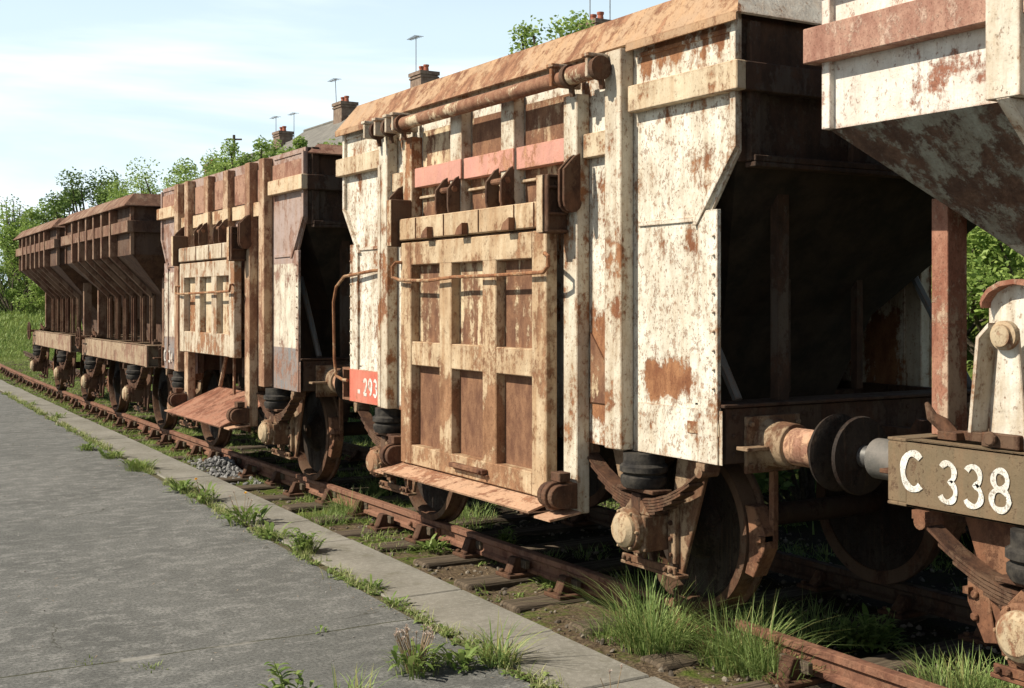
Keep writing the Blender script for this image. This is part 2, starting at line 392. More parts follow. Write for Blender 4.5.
def buffers(root, yh, ends=(-1, 1), light='buff_pink', housing='guard', length=.50, zc=1.05):
    for e in ends:
        for sx in (-1, 1):
            c = (sx*.86, yh*e, zc)
            b = MB(); b.box(c[0]-.19, c[0]+.19, e*yh, e*(yh+.025), zc-.15, zc+.15)
            b.lathe(c, 'y', [(e*.02,.145),(e*.05,.125),(e*.19,.118),(e*.195,.10)], 28)
            b.box(c[0]-.27, c[0]+.0, e*(yh+.03), e*(yh+.12), zc-.02, zc+.0)
            for q in (-.165,.165):
                for w in (-.11,.11): b.lathe((c[0]+q, e*(yh+.025), zc+w), 'y', [(0,.016),(e*.02,.016)], 6)
            bo = b.build('buffer', M[housing], root, bev=.003, smooth=True)
            b = MB(); b.lathe(c, 'y', [(e*.19,.098),(e*.37,.098),(e*.375,.07)], 28)
            b.build('buffer_casing', M[light], bo, smooth=True)
            b = MB(); b.lathe(c, 'y', [(e*.36,.055),(e*(length-.03),.055)], 20); b.build('plunger', M['shiny'], bo, smooth=True)
            b = MB(); b.lathe(c, 'y', [(e*(length-.04),.08),(e*(length-.03),.19),(e*(length-.012),.195),(e*length,.165),(e*(length+.008),.05)], 40)
            b.build('buffer_head', M['wheel'], bo, smooth=True)
        h = MB(); h.prism([(0,1.0),(0,1.1),(.22,1.1),(.26,1.16),(.30,1.15),(.29,1.05),(.24,.99),(.14,1.0)], 'x', -.03, .03)
        h.v = [(x, e*(yh + y), z) for x, y, z in h.v]
        ho = h.build('drawhook', M['darkrust'], root)
        ch = MB()
        for k in range(3):
            y0 = yh+.16+.05*k; z0 = 1.0-.12*k
            pts = [(math.cos(t)*.035 if k % 2 else 0.0, y0+(0 if k % 2 else math.cos(t)*.035), z0+math.sin(t)*.08-.04) for t in [i*math.pi/6 for i in range(13)]]
            ch.tube([(p[0], e*p[1], p[2]) for p in pts], .014, 6, False)
        ch.build('coupling_chain', M['darkrust'], ho)
def brush(chars, x, y, z, hgt, wid, adv, m, parent, pen=.03):
    """hand painted figures: flat strokes following each figure's centre line"""
    def arc(cx, cy, rx, ry, a0, a1, n=16):
        n *= 2
        return [(cx+rx*math.cos(R(a0+(a1-a0)*i/n)), cy+ry*math.sin(R(a0+(a1-a0)*i/n))) for i in range(n+1)]
    G = {'C': [arc(.56,.5,.50,.5,48,312,22)], '3': [arc(.46,.755,.36,.245,150,-82,14)[:-1]+arc(.46,.25,.42,.27,68,-152,16)],
         '8': [arc(.5,.76,.34,.235,0,360,22), arc(.5,.255,.42,.26,0,360,24)], '9': [arc(.5,.68,.40,.32,0,360,24), [(.9,.68),(.86,.38),(.70,.12),(.40,0)]],
         '2': [arc(.5,.70,.38,.30,165,-25,14)+[(.55,.30),(.12,.0)], [(.10,.0),(.92,.0)]], '4': [[(.66,0),(.66,1),(.08,.30)], [(.06,.30),(.95,.30)]]}
    for ci, c in enumerate(chars):
        if c == ' ': continue
        mb = MB(); lift = 0
        for st in G[c]:
            lift += .0006; closed = len(st) > 10 and (Vector(st[0])-Vector(st[-1])).length < .02
            P = [Vector((p[0]*wid, p[1]*hgt)) for p in st]; n0 = len(mb.v)
            for i, p in enumerate(P):
                a = P[i-1] if i > 0 else (P[-2] if closed else p); b = P[i+1] if i < len(P)-1 else (P[1] if closed else p)
                d = (b-a).normalized(); nn = Vector((-d.y, d.x)); ww = pen*.5*(1+.16*math.sin(i*.45+ci*2))
                for sg in (1, -1): q = p + nn*ww*sg; mb.v.append((x-lift, y - ci*adv - q.x, z + q.y))
            for i in range(len(P)-1): k = n0+2*i; mb.f.append((k, k+1, k+3, k+2))
        mb.build1('lettering', m, parent)

# ------------------------------------------------------------------ wagon with a tall side door
SX = 1.20
def door_wagon(root, second=False):
    c = 'post2' if second else 'post'; sheet = M['sheet2'] if second else M['sheet']
    band = M['band2'] if second else M['band']; YE = 2.41; ZT = 3.36 if not second else 3.25
    fr = MB()
    for sx in (-1, 1):
        if second and sx < 0:
            for e in (-1, 1): fr.box(sx*(SX-.021), sx*(SX-.10), e*(YE-.05), e*1.045, .955, 1.235)
        else: fr.box(sx*(SX-.021), sx*(SX-.10), -YE+.05, YE-.05, .955, 1.235)
    for e in (-1, 1):
        fr.box(-SX+.03, SX-.03, e*YE, e*(YE-.10), .955, 1.245)
        fr.box(-SX+.0, SX, e*(YE+.02), e*(YE-.22), 1.25, 1.268)
        for sx in (-.62, .62, -1.12, 1.12, .2, -.2):
            for z in (1.0, 1.1, 1.2): fr.lathe((sx, e*YE, z), 'y', [(0,.014),(e*.012,.014)], 6)
    for y in (-1.2, -.4, .4, 1.2): fr.box(-SX+.1, SX-.1, y-.04, y+.04, .98, 1.2)
    fo = fr.build('frame', M['darkrust'], root, bev=.004)
    # side sheets, with the notch under the box ends
    for sx in (-1, 1):
        m = MB()
        q = 2.30 if sx < 0 else 1.52
        far = [(q, .95), (q, 2.25)] if sx < 0 else [(q, .95), (q, 2.3), (2.25, 2.45)]
        near = [(-q, 2.25), (-q, .95)] if sx < 0 else [(-2.25, 2.45), (-q, 2.3), (-q, .95)]
        hole = [(-1.04, .95), (-1.04, 1.40), (1.04, 1.40), (1.04, .95)] if second and sx < 0 else []
        m.prism([(p[0], p[1]) for p in far] + [(2.54, 2.58), (2.54, ZT), (-2.54, ZT), (-2.54, 2.58)] + near + hole, 'x', sx*SX, sx*(SX-.02))
        so = m.build('side_sheet', sheet, root)
        if sx < 0:
            fl = MB()
            for e in (-1, 1):
                fl.prism([(e*2.545, 2.6), (e*2.50, 2.6), (e*2.195, 2.215), (e*2.235, 2.215)], 'x', -SX+.01, -SX-.028)
                fl.box(-SX+.005, -SX-.026, e*2.50, e*2.545, 2.6, ZT-.04)
                fl.box(-SX+.008, -SX-.018, e*2.235, e*2.395, .952, 2.29 if not second else 2.29)
                fl.box(-SX+.008, -SX-.012, e*1.70, e*2.232, 2.235, 2.262)
                fl.box(-SX-.001, -SX-.007, e*1.69, e*2.42, .951, 1.235)
                fl.box(-SX+.01, -SX-.010, e*1.70, e*2.5, 3.20, 3.225)
            for e in (-1, 1):
                for k in range(9): fl.bolt(-SX-.016, e*2.37, 1.35+k*.1, .008)
            fl.build('edge_flange', sheet, so, bev=.002)
    # box ends, their bands, ledge
    en = MB()
    for e in (-1, 1):
        en.box(-SX+.021, SX-.021, e*2.53, e*2.51, 2.53, ZT)
    eo = en.build('end_sheet', M['endsheet'], root)
    hp = MB()
    A = [(-SX+.02,-2.505,2.55),(SX-.02,-2.505,2.55),(SX-.02,2.505,2.55),(-SX+.02,2.505,2.55)]
    B = [(-.62,-1.75,1.72),(.62,-1.75,1.72),(.62,1.75,1.72),(-.62,1.75,1.72)]
    C_ = [(-.62,-1.15,.75),(.62,-1.15,.75),(.62,1.15,.75),(-.62,1.15,.75)]
    for P, Q in ((A, B), (B, C_)):
        for i in range(4): hp.quad(P[i], P[(i+1) % 4], Q[(i+1) % 4], Q[i])
    hp.quad(*[(p[0], p[1], 3.0) for p in A])
    hp.build('hopper', M['dark'], root)
    if second:
        pass
    lg = MB()
    for e in (-1, 1):
        lg.box(-SX+.06, SX-.06, e*2.52, e*2.60, 2.50, 2.525)
        lg.box(-SX+.06, SX-.06, e*2.585, e*2.60, 2.527, 2.56)
        for x in (-SX+.09, -.38, .38, SX-.09): lg.box(x-.035, x+.035, e*2.532, e*2.57, 2.53, 3.25)
    lg.build('end_stiffener', M['endsheet'], eo, bev=.004)
    st = MB()
    for e in (-1, 1):
        for x in (-.72, .72): st.box(x-.04, x+.04, e*2.30, e*2.36, 1.27, 2.49)
        for x in (-.30, .30): st.box(x-.025, x+.025, e*1.9, e*1.95, 1.27, 2.05)
    st.build('end_post', M['endsheet'], root)
    ds = MB()
    for e in (-1, 1):
        for x in (-.95, .95): ds.tube([(x, e*2.25, 1.27), (x, e*1.75, 2.05)], .028, 6)
    ds.build('end_stay', M['blue'], root)
    # waist band: high pieces at the ends, carried round the box ends
    bz0, bz1 = 2.885, 3.035
    if second: bz0, bz1 = 2.85, 2.99
    m = MB()
    for sx in (-1, 1):
        for e in (-1, 1):
            m.box(sx*(SX+.001), sx*(SX+.065), e*1.67, e*2.60, bz0, bz1)
    m.build('waist_band', band, root, bev=.005)
    m = MB()
    for e in (-1, 1): m.box(-SX+.0, SX, e*2.531, e*2.60, bz0+.001, bz1-.001)
    m.build('end_band', M['endsheet'], root, bev=.005)
    # posts
    zt = 3.255 if not second else 3.23
    for sx in (-1, 1):
        for e in (-1, 1):
            m = MB(); m.box(sx*(SX+.002), sx*(SX+.095), e*1.485, e*1.645, .955, zt)
            if not second: m.box(sx*(SX+.09), sx*(SX+.101), e*1.60, e*1.655, .96, 2.9)
            po = m.build('side_post', M[c], root, bev=.005)
            m = MB(); m.box(sx*(SX+.002), sx*(SX+.095), e*1.05, e*1.20, .525, 3.06 if not second else 3.23)
            m.build('door_post', M[c] if second else M['post_low'] if e > 0 else M['post'], root, bev=.005)
        for y in (-.36, .36):
            m = MB(); m.box(sx*(SX+.002), sx*(SX+.085), y-.085, y+.085, 2.40, 3.20 if not second else 3.22)
            m.build('upper_post', M[c], root, bev=.004)
    # band over the door and the little pieces outside it
    m = MB(); px = SX + (.094 if not second else .06)
    sgm = ((-1.045, -.45), (-.27, .27), (.45, 1.045)) if not second else ((-1.045, -.45), (-.27, .27), (.45, 1.045))
    for (a, b) in sgm: m.box(-SX-.003, -px+.022, a+.002, b-.002, 2.67, 2.815)
    for a in (-.36, .36): m.box(-SX-.086, -px-.001, a-.092, a+.092, 2.672, 2.813)
    m.build('door_header', M['pink'] if not second else band, root, bev=.003)
    m = MB()
    for e in (-1, 1): m.box(-SX-.003, -SX-.055, e*1.205, e*1.48, 2.67, 2.815)
    m.box(-SX-.003, -SX-.035, -1.04, 1.04, 2.585, 2.605)
    m.build('header_piece', band, root, bev=.004)
    if not second:
        # dark plates behind the upper panels: rusty side of the hopper
        m = MB(); 
        for (a, b) in ((-1.045,-.45),(-.27,.27),(.45,1.045)): m.box(-SX-.002, -SX-.006, a+.01, b-.01, 2.42, 3.10)
        m.build('upper_panel', M['door_panel'], root)
    else:
        m = MB()
        for (a, b) in ((-1.475,-1.205),(-1.045,-.45),(-.27,.27),(.45,1.045),(1.205,1.475),(1.655,2.535),(-2.535,-1.655)): m.box(-SX-.002, -SX-.012, a, b, 2.835 if abs(a+b) < 3 else 2.995, 3.15)
        m.build('upper_panel', M['upper2'], root)
    # coaming: plates leaning inward
    cm = MB()
    def lean(z0, z1, o, i, ye, yi, sidepair):
        a = [(-o,-ye,z0),(o,-ye,z0),(o,ye,z0),(-o,ye,z0)]; b = [(-i,-yi,z1),(i,-yi,z1),(i,yi,z1),(-i,yi,z1)]
        for k in sidepair:
            j = (k+1) % 4
            P = [Vector(a[k]), Vector(a[j]), Vector(b[j]), Vector(b[k])]
            n = (P[1]-P[0]).cross(P[3]-P[0]).normalized()*.014
            cm.v += [tuple(p) for p in P] + [tuple(p-n) for p in P]; s = len(cm.v)-8
            cm.f += [(s,s+1,s+2,s+3),(s+7,s+6,s+5,s+4)] + [(s+w, s+(w+1) % 4, s+4+(w+1) % 4, s+4+w) for w in range(4)]
    if not second:
        lean(3.275, 3.50, SX+.07, SX-.08, 2.61, 2.46, (1, 3)); 
        cm.build('side_coaming', M['rim'], root)
        cm = MB(); lean(3.275, 3.50, SX+.07, SX-.08, 2.61, 2.46, (0, 2)); cm.build('end_coaming', M['rim_end'], root)
        m = MB()
        for e in (-1, 1):
            m.box(-SX-.071, -SX-.056, e*1.66, e*2.60, 3.235, 3.282)
        m.build('coaming_lip', M['rim'], root)
    else:
        lean(3.19, 3.29, SX+.01, SX-.14, 2.62, 2.50, (0, 2)); cm.build('end_coaming', M['upper2'], root)
        m = MB(); m.box(-SX+.02, SX-.02, 2.4, 2.5, 3.0, 3.2); m.build('inner_beam', M['upper2'], root)
    # torsion tube with its brackets
    if not second:
        t = MB(); t.tube([(-SX-.17, 1.16, 3.15), (-SX-.17, -1.22, 3.15)], .048, 16); t.tube([(-SX-.17, 1.38, 3.15), (-SX-.17, 1.16, 3.15)], .034, 14); t.tube([(-SX-.17, -1.25, 3.15), (-SX-.17, -1.52, 3.15)], .056, 16)
        to = t.build('torsion_tube', M['tube'], root, smooth=True)
        t = MB()
        for y in (-1.50, -1.12, 1.10, 1.22, 1.42, 1.62):
            t.box(-SX-.02, -SX-.235, y-.014, y+.014, 3.10, 3.235)
            t.box(-SX-.10, -SX-.245, y-.035, y+.035, 3.215, 3.238)
        t.build('tube_bracket', M['post'], to, bev=.004)
        t = MB()
        for y in (-1.545, -1.235, 1.05, 1.28, 1.5):
            t.lathe((-SX-.17, y, 3.15), 'y', [(-.02,.07),(.02,.07)], 16)
            t.tube([(-SX-.17, y, 3.15), (-SX-.15, y, 3.03)], .02, 6)
        t.build('tube_collar', M['gear'], to, smooth=True)
    # hinge plates over the door
    def plate(y, x0=-SX-.085, w=.10, top=2.70, bot=2.38):
        h = MB(); pts = [(x0, top), (x0-w*.35, top-.02), (x0-w, top-.10)]
        for k in range(7):
            g = math.pi + k*math.pi/6*.95; pts.append((x0-w*.45 + math.cos(g)*w*.55, bot+.07 + math.sin(g)*.07))
        pts.append((x0, bot+.08))
        h.prism(pts, 'y', y-.010, y+.010); return h
    for y in (.485, .30, -.245, -.44, -1.215, -1.165, 1.215):
        big = abs(y) > 1
        ho = plate(y, w=.12 if big else .10, bot=2.34 if big else 2.40).build('hinge_plate', M['gear'], root, bev=.003)
    m = MB()
    for y0, y1 in ((.50,.28), (-.23,-.455)): m.tube([(-SX-.135, y0, 2.60), (-SX-.135, y1, 2.60)], .022, 10)
    m.build('hinge_pin', M['rust'], root, smooth=True)
    # door
    DX = SX + .20; PX = SX + .115
    d = MB(); z0 = .60 if not second else 1.22
    for e in (-1, 1): d.box(-PX-.003, -DX, e*.85, e*1.02, z0, 2.245)
    for y in (-.31, .31): d.box(-PX-.003, -DX+.004, y-.09, y+.09, z0+.005, 2.24)
    d.box(-PX-.003, -DX+.002, -.849, .849, 2.075, 2.243)
    if not second:
        d.box(-PX-.003, -DX+.007, -.849, .849, 1.335, 1.51); d.box(-PX-.003, -DX+.0015, -.849, .849, .602, .745)
    else:
        d.box(-PX-.003, -DX+.007, -.849, .849, 1.225, 1.46)
    do = d.build('side_door', M['door'] if not second else M['door2'], root, bev=.006)
    p = MB(); p.box(-PX, -PX-.012, -1.0, 1.0, z0+.01, 2.22)
    p.build('door_panel', M['door_panel'] if not second else M['band'], do)
    if not second:
        w = MB()
        xx = -DX-.04
        w.tube([(-DX, 1.0, 2.10), (xx, 1.02, 2.10), (xx-.01, 1.06, 2.07), (xx-.01, 1.06, 1.99), (xx, .95, 1.965), (xx, .5, 1.955), (xx, .1, 1.975), (xx, -.4, 1.975), (xx, -1.05, 1.985), (xx-.01, -1.12, 2.02), (xx-.01, -1.12, 2.08), (xx, -1.07, 2.10), (-DX+.0, -1.0, 2.10)], .0125, 8)
        w.build('handrail', M['wire'], do, smooth=True)
        h = MB(); h.box(-DX-.0, -DX-.045, .17, -.30, .665, .695); h.box(-DX, -DX-.02, .15, -.32, .65, .66); h.bolt(-DX-.045, -.27, .68, .016)
        h.build('handle', M['rust'], do, bev=.004)
        h = MB()
        for y in (-.62, -.0, .52): h.prism([(y-.05,2.262),(y+.05,2.262),(y+.02,2.31),(y-.05,2.34)], 'x', -DX-.01, -DX-.06)
        h.build('door_lug', M['rust'], do)
    else:
        w = MB(); xx = -DX-.04
        w.tube([(-DX, 1.0, 1.98), (xx, 1.04, 1.98), (xx, 1.04, 1.9), (xx, .9, 1.89), (xx, -1.0, 1.91), (xx, -1.04, 1.98), (-DX, -1.0, 1.98)], .013, 8)
        w.build('handrail', M['wire'], do, smooth=True)
    # beam over the door, its end brackets
    b = MB(); b.box(-SX-.10, -DX-.012, -1.03, 1.03, 2.262, 2.425)
    bo = b.build('door_beam', M['door'] if not second else M['door2'], root, bev=.008)
    b = MB()
    for y in (.74, .30, -.20, -.66, -.9): b.box(-DX-.013, -DX-.02, y-.002, y+.002, 2.27, 2.42)
    b.build('weld_seam', M['rust'], bo)
    for e in (-1, 1):
        b = MB(); b.box(-SX-.10, -DX-.07, e*1.035, e*1.10, 2.22, 2.575)
        for z in (2.225, 2.33, 2.49, 2.555): b.box(-SX-.11, -DX-.065, e*1.10, e*1.135, z, z+.018)
        b.box(-DX-.048, -DX-.066, e*1.10, e*1.137, 2.225, 2.57)
        for z in (2.525,): 
            for xq in (-1.30, -1.38): b.lathe((xq, e*1.10, z), 'y', [(0,.018),(e*.02,.018)], 8)
        b.build('door_bracket', M['gear'] if e < 0 or True else M['post'], root, bev=.005)
        b = MB(); b.box(-DX-.071, -DX-.078, e*1.03, e*1.098, 2.225, 2.57); b.build('bracket_face', band, root)
    # lower corner hinge boxes and apron
    for e in (-1, 1):
        h = MB()
        for k, r in ((1.06, .075), (1.12, .085), (1.17, .07)):
            pts = [(-1.30, .56)] + [(-1.42 + math.cos(R(270-g))*r, .64 + math.sin(R(270-g))*r) for g in range(0, 181, 20)] + [(-1.30, .715)]
            h.prism(pts, 'y', e*k, e*(k+.045))
        h.box(-1.42, -1.34, e*1.10, e*1.20, .725, .78)
        h.build('corner_hinge', M['gear'], root, bev=.004)
        h = MB(); h.prism([(-1.30, .548), (-1.30, .535), (-1.52, .505), (-1.52, .518)], 'y', e*1.07, e*1.25); h.build('corner_plate', M['apron'], root)
    if not second:
        a = MB(); a.prism([(-1.33, .605), (-1.33, .59), (-1.545, .53), (-1.55, .542)], 'y', -1.05, 1.05)
        a.build('apron', M['apron'], root)
        a = MB(); a.prism([(-1.19, .95), (-1.19, .56), (-1.30, .56), (-1.30, .62), (-1.22, .95)], 'y', -1.04, 1.04); a.build('chute_lip', M['dark'], root)
    else:
        a = MB(); a.prism([(-.93, .80), (-.93, .785), (-1.54, .505), (-1.55, .52)], 'y', -1.03, 1.03)
        ao = a.build('discharge_flap', M['flap'], root)
        a = MB(); a.tube([(-1.15, -.1, 1.4), (-1.15, .25, .85)], .022, 6); a.tube([(-1.12, -.16, 1.4), (-1.12, -.16, .78)], .018, 6); a.tube([(-1.14,-.2,1.42),(-1.14,.05,1.42)], .03, 8)
        a.build('flap_linkage', M['post2'], ao)
        a = MB(); a.box(-1.18, -1.21, -.9, .9, .44, .50); a.build('flap_beam', M['rust'], ao)
    running_gear(root, 1.70)
    buffers(root, YE, housing='guard')
    # shunter's rail at the far end of each side
    for sx in (() if second else (-1,)):
        w = MB()
        x = sx*(SX+.04)
        w.tube([(sx*SX, 1.80, 2.06), (x, 1.85, 2.06), (x-.02, 2.42, 2.02), (x-.02, 2.60, 1.93), (x-.02, 2.66, 1.80), (x-.02, 2.64, 1.30), (x-.02, 2.60, 1.16), (x, 2.50, 1.13), (x, 2.40, 1.13)], .014, 8)
        w.build('corner_handrail', M['wire'], root, smooth=True)
    e = MB(); e.box(-SX, -SX+.10, 2.42, 2.60, .955, .975); e.box(-SX, -SX+.10, 2.42, 2.60, 1.215, 1.235); e.box(-SX, -SX+.1, 2.58, 2.60, .976, 1.214)
    e.build('end_bracket', M['rust'], root)
    return root

# ------------------------------------------------------------------ open-framed hopper wagon
def hopper_wagon(root, main=False, dz=0.0):
    FL = 2.25; BX = 1.42; BE = 2.39; z0 = 2.57 - dz; zb0, zb1 = 2.865 - dz, 3.02 - dz; zr = 3.25 if main else 3.08
    hop = M['boxC'] if main else M['ribB']; fm = M['frameC'] if main else M['frameB']
    slope = M['slopeC'] if main else M['hopperB']; bm = M['bandC'] if main else M['ribB']; ribm = M['white'] if main else M['ribB']
    f = MB()
    for sx in (-1, 1):
        f.box(sx*SX, sx*(SX-.012), -FL, FL, .915, 1.205)
        for z in (.915, 1.193): f.box(sx*(SX-.0), sx*(SX-.10), -FL+.002, FL-.002, z, z+.012)
    for e in (-1, 1):
        f.box(-SX+.013, SX-.013, e*(FL-.09), e*(FL-.10), .92, 1.19)
        for z in (.913, 1.195): f.box(-SX-.004, SX+.004, e*(FL-.10), e*(FL+.006), z, z+.014)
        for x in (-SX-.002, SX+.002): f.box(x, x-(.03 if x > 0 else -.03), e*(FL-.10), e*(FL+.004), .93, 1.19)
    for y in (-1.1, 0, 1.1): f.box(-SX+.1, SX-.1, y-.05, y+.05, .93, 1.18)
    fo = f.build('frame', fm, root, bev=.003)
    b = MB()
    b.quad
    for sx in (-1, 1): b.box(sx*BX, sx*(BX-.015), -BE, BE, z0, zr)
    bo = b.build('hopper_side', hop if main else M['hopperB'], root)
    b = MB()
    for e in (-1, 1): b.box(-BX+.016, BX-.016, e*BE, e*(BE-.015), z0, zr)
    b.build('hopper_end', M['hopperB'], root)
    # sloping plates, 45 degrees, then a steeper chute
    h = MB()
    def ring(i, z): return [(-BX+i,-BE+i,z),(BX-i,-BE+i,z),(BX-i,BE-i,z),(-BX+i,BE-i,z)]
    d = .90
    r0 = ring(0, z0); r1 = ring(.52, z0-.52)
    i2 = .95; r2 = [(-.42,-1.25,1.45),(.42,-1.25,1.45),(.42,1.25,1.45),(-.42,1.25,1.45)]
    r3 = [(-.32,-1.0,.62),(.32,-1.0,.62),(.32,1.0,.62),(-.32,1.0,.62)]
    for P, Q in ((r0, r1), (r1, r2), (r2, r3)):
        for k in range(4): h.quad(P[k], P[(k+1) % 4], Q[(k+1) % 4], Q[k])
    h.build('hopper_slope', slope, root)
    inn = MB(); inn.quad((-BX+.02,-BE+.02,z0+.3),(BX-.02,-BE+.02,z0+.3),(BX-.02,BE-.02,z0+.3),(-BX+.02,BE-.02,z0+.3)); inn.build('load_floor', M['dark'], root)
    m = MB()
    for sx in (-1, 1): m.box(sx*(BX+.001), sx*(BX+.085), -BE-.08, BE+.08, zb0, zb1)
    m.build('waist_band', bm, root, bev=.004)
    m = MB()
    for e in (-1, 1): m.box(-BX, BX, e*(BE+.001), e*(BE+.08), zb0+.001, zb1-.001)
    m.build('end_band', M['hopperB'], root, bev=.004)
    ribs = [1.42, .85, .28, -.28, -.85, -1.42]
    for y in ribs:
        m = MB()
        for sx in (-1, 1):
            w = .075 if main else .045
            m.box(sx*(BX+.002), sx*(BX+.10), y-w, y+w, z0-.005, zr-.01)
            m.prism([(sx*(BX+.10), z0-.006), (sx*(BX+.002), z0-.006), (sx*(BX-.52), z0-.53), (sx*(BX-.47), z0-.57)][::sx], 'y', y-.03, y+.03)
        m.build('rib', ribm, root, bev=.003)
    # corner posts of the box
    m = MB()
    for sx in (-1, 1):
        for e in (-1, 1): m.box(sx*(BX-.02), sx*(BX+.03), e*(BE-.03), e*(BE+.02), z0, zr-.01)
    m.build('corner_angle', hop, root, bev=.003)
    # coaming
    cm = MB(); o, i, ye, yi = BX+.13, BX-.03, BE+.12, BE-.04
    a = [(-o,-ye,zr),(o,-ye,zr),(o,ye,zr),(-o,ye,zr)]; c2 = [(-i,-yi,zr+.17),(i,-yi,zr+.17),(i,yi,zr+.17),(-i,yi,zr+.17)]
    for k in range(4):
        j = (k+1) % 4
        cm.quad(a[k], a[j], c2[j], c2[k]); cm.quad(*[(p[0], p[1], p[2]-.012) for p in (a[k], a[j], c2[j], c2[k])]); cm.quad(a[k], a[j], (a[j][0],a[j][1],zr-.012), (a[k][0],a[k][1],zr-.012))
    for (x0, x1, y0, y1) in ((-o+.01, -BX+.02, -ye+.01, ye-.01), (BX-.02, o-.01, -ye+.01, ye-.01), (-BX+.021, BX-.021, -ye+.01, -BE+.02), (-BX+.021, BX-.021, BE-.02, ye-.01)):
        cm.box(x0, x1, y0, y1, zr+.003, zr+.009)
    cm.build('coaming', M['rim_end'] if main else M['ribB'], root)
    # uprights from frame to slope
    PXp = .92
    for e in (-1, 1):
        for y in (2.17, 1.42, .85, .28):
            m = MB()
            for sx in (-1, 1):
                if y == 2.17:
                    x = .90; m.box(sx*x-.065, sx*x+.065, e*y-.045, e*y+.045, 1.21, z0+.02 if False else z0-.30)
                else:
                    m.box(sx*PXp-.02, sx*PXp+.02, e*y-.03, e*y+.03, 1.21, z0-.50); m.box(sx*PXp-.045, sx*PXp+.045, e*y-.006, e*y+.006, 1.21, z0-.50)
            m.build('upright', M['postC'] if main else M['ribB'], root, bev=.003)
    # diagonal brackets of the end overhang
    m = MB()
    for e in (-1, 1):
        for x in (-.12, .12): m.box(x-.04, x+.04, e*2.14, e*2.20, 1.21, z0-.05 if False else z0-.25)
    m.build('end_post', M['gear'], root)
    # bits on the frame
    m = MB()
    for e in (-1, 1):
        for x in (-1.0, 1.0): m.box(x-.05, x+.05, e*1.88, e*1.98, 1.21, 1.25); m.lathe((x, e*1.93, 1.25), 'z', [(0,.025),(.03,.025)], 8)
    m.tube([(-1.02, 2.04, 1.21), (-1.03, 2.10, 1.27), (-1.05, 2.14, 1.30), (-1.05, 2.17, 1.36)], [.035,.035,.026,.01], 8)
    m.box(-1.10, -.98, 1.97, 2.07, 1.21, 1.245)
    m.build('frame_fitting', M['gear'], fo, bev=.003)
    running_gear(root, 1.50, pale='gear' if not main else 'rust', ftop=.912)
    buffers(root, FL, light='bufferdark', housing='gear')
    if not main:
        w = MB(); c = Vector((-1.30, 2.05, 1.20)); rr = .17
        w.tube([(c.x, c.y+math.cos(k*math.pi/12)*rr, c.z+math.sin(k*math.pi/12)*rr) for k in range(25)], .016, 6, False)
        for k in range(3):
            g = k*math.pi/3; w.tube([(c.x, c.y-math.cos(g)*rr, c.z-math.sin(g)*rr), (c.x, c.y+math.cos(g)*rr, c.z+math.sin(g)*rr)], .01, 6)
        w.tube([(c.x-.02, c.y, c.z), (-1.1, c.y, c.z)], .025, 8)
        w.build('handwheel', M['gear'], root, smooth=True)
    return root

def place(Yc, half=1.7):
    dy = .5
    sl = (curve(Yc+dy) - curve(Yc-dy)) / (2*dy)
    return (5.42 + curve(Yc), Yc, 0.0), -math.atan(sl)

G = 'goods wagons standing in one line on the siding'
loc, rz = place(7.33)
w1 = empty('mineral_wagon', loc, rz, 'large rust stained cream wagon with closed panelled door and faded red band, numbered 293', 'railway wagon', G)
door_wagon(w1)
x = -SX - .0245
pn = MB(); pn.box(-SX-.0195, -SX-.023, 1.72, 2.392, .957, 1.23); po = pn.build('number_panel', M['red'], w1)
brush('293', x, 2.10, 1.03, .125, .072, .10, M['paintw'], po, .026)
mb = MB(); mb.box(x+.001, x, 2.17, 2.22, 1.03, 1.065); mb.build('lettering', M['paintw'], po)
pl = MB(); pl.box(-SX-.007, -SX-.013, -2.14, -2.40, 1.10, 1.165); pl.build('builder_plate', M['band'], w1, bev=.002)
p2 = MB()
p2.prism([(-1.22, 1.62), (-1.48, 1.32), (-1.48, 1.20), (-1.22, 1.20)], 'x', -SX-.001, -SX-.012); p2.build('patch_plate', M['door_panel'], w1)

loc, rz = place(13.32)
w2 = empty('mineral_wagon', loc, rz, 'red-brown and white wagon with blue-grey foot and rusty flap hanging open, marked C 34', 'railway wagon', G)
door_wagon(w2, True)
brush('C 34', -SX-.028, 2.37, 1.05, .13, .07, .105, M['paintw'], w2, .024)

loc, rz = place(18.95)
w3 = empty('hopper_wagon', loc, rz, 'dark brown ribbed hopper wagon with handwheel, standing just beyond the white and brown wagon', 'railway wagon', G)
hopper_wagon(w3, False, .14)
w4 = copy_tree(w3); loc, rz = place(24.55); w4.location = loc; w4.rotation_euler = (0, 0, rz)
w4['label'] = 'farthest wagon of the line, a dark brown ribbed hopper at its left end'

loc, rz = place(1.55)
w0 = empty('hopper_wagon', loc, rz, 'nearest hopper wagon with overhanging white sided hopper and C 338 painted on its brown frame', 'railway wagon', G)
hopper_wagon(w0, True)
brush('C', -SX-.004, 2.175, .995, .155, .115, .17, M['paintw'], w0, .030)
brush('338', -SX-.004, 1.975, .968, .16, .098, .128, M['paintw'], w0, .024)
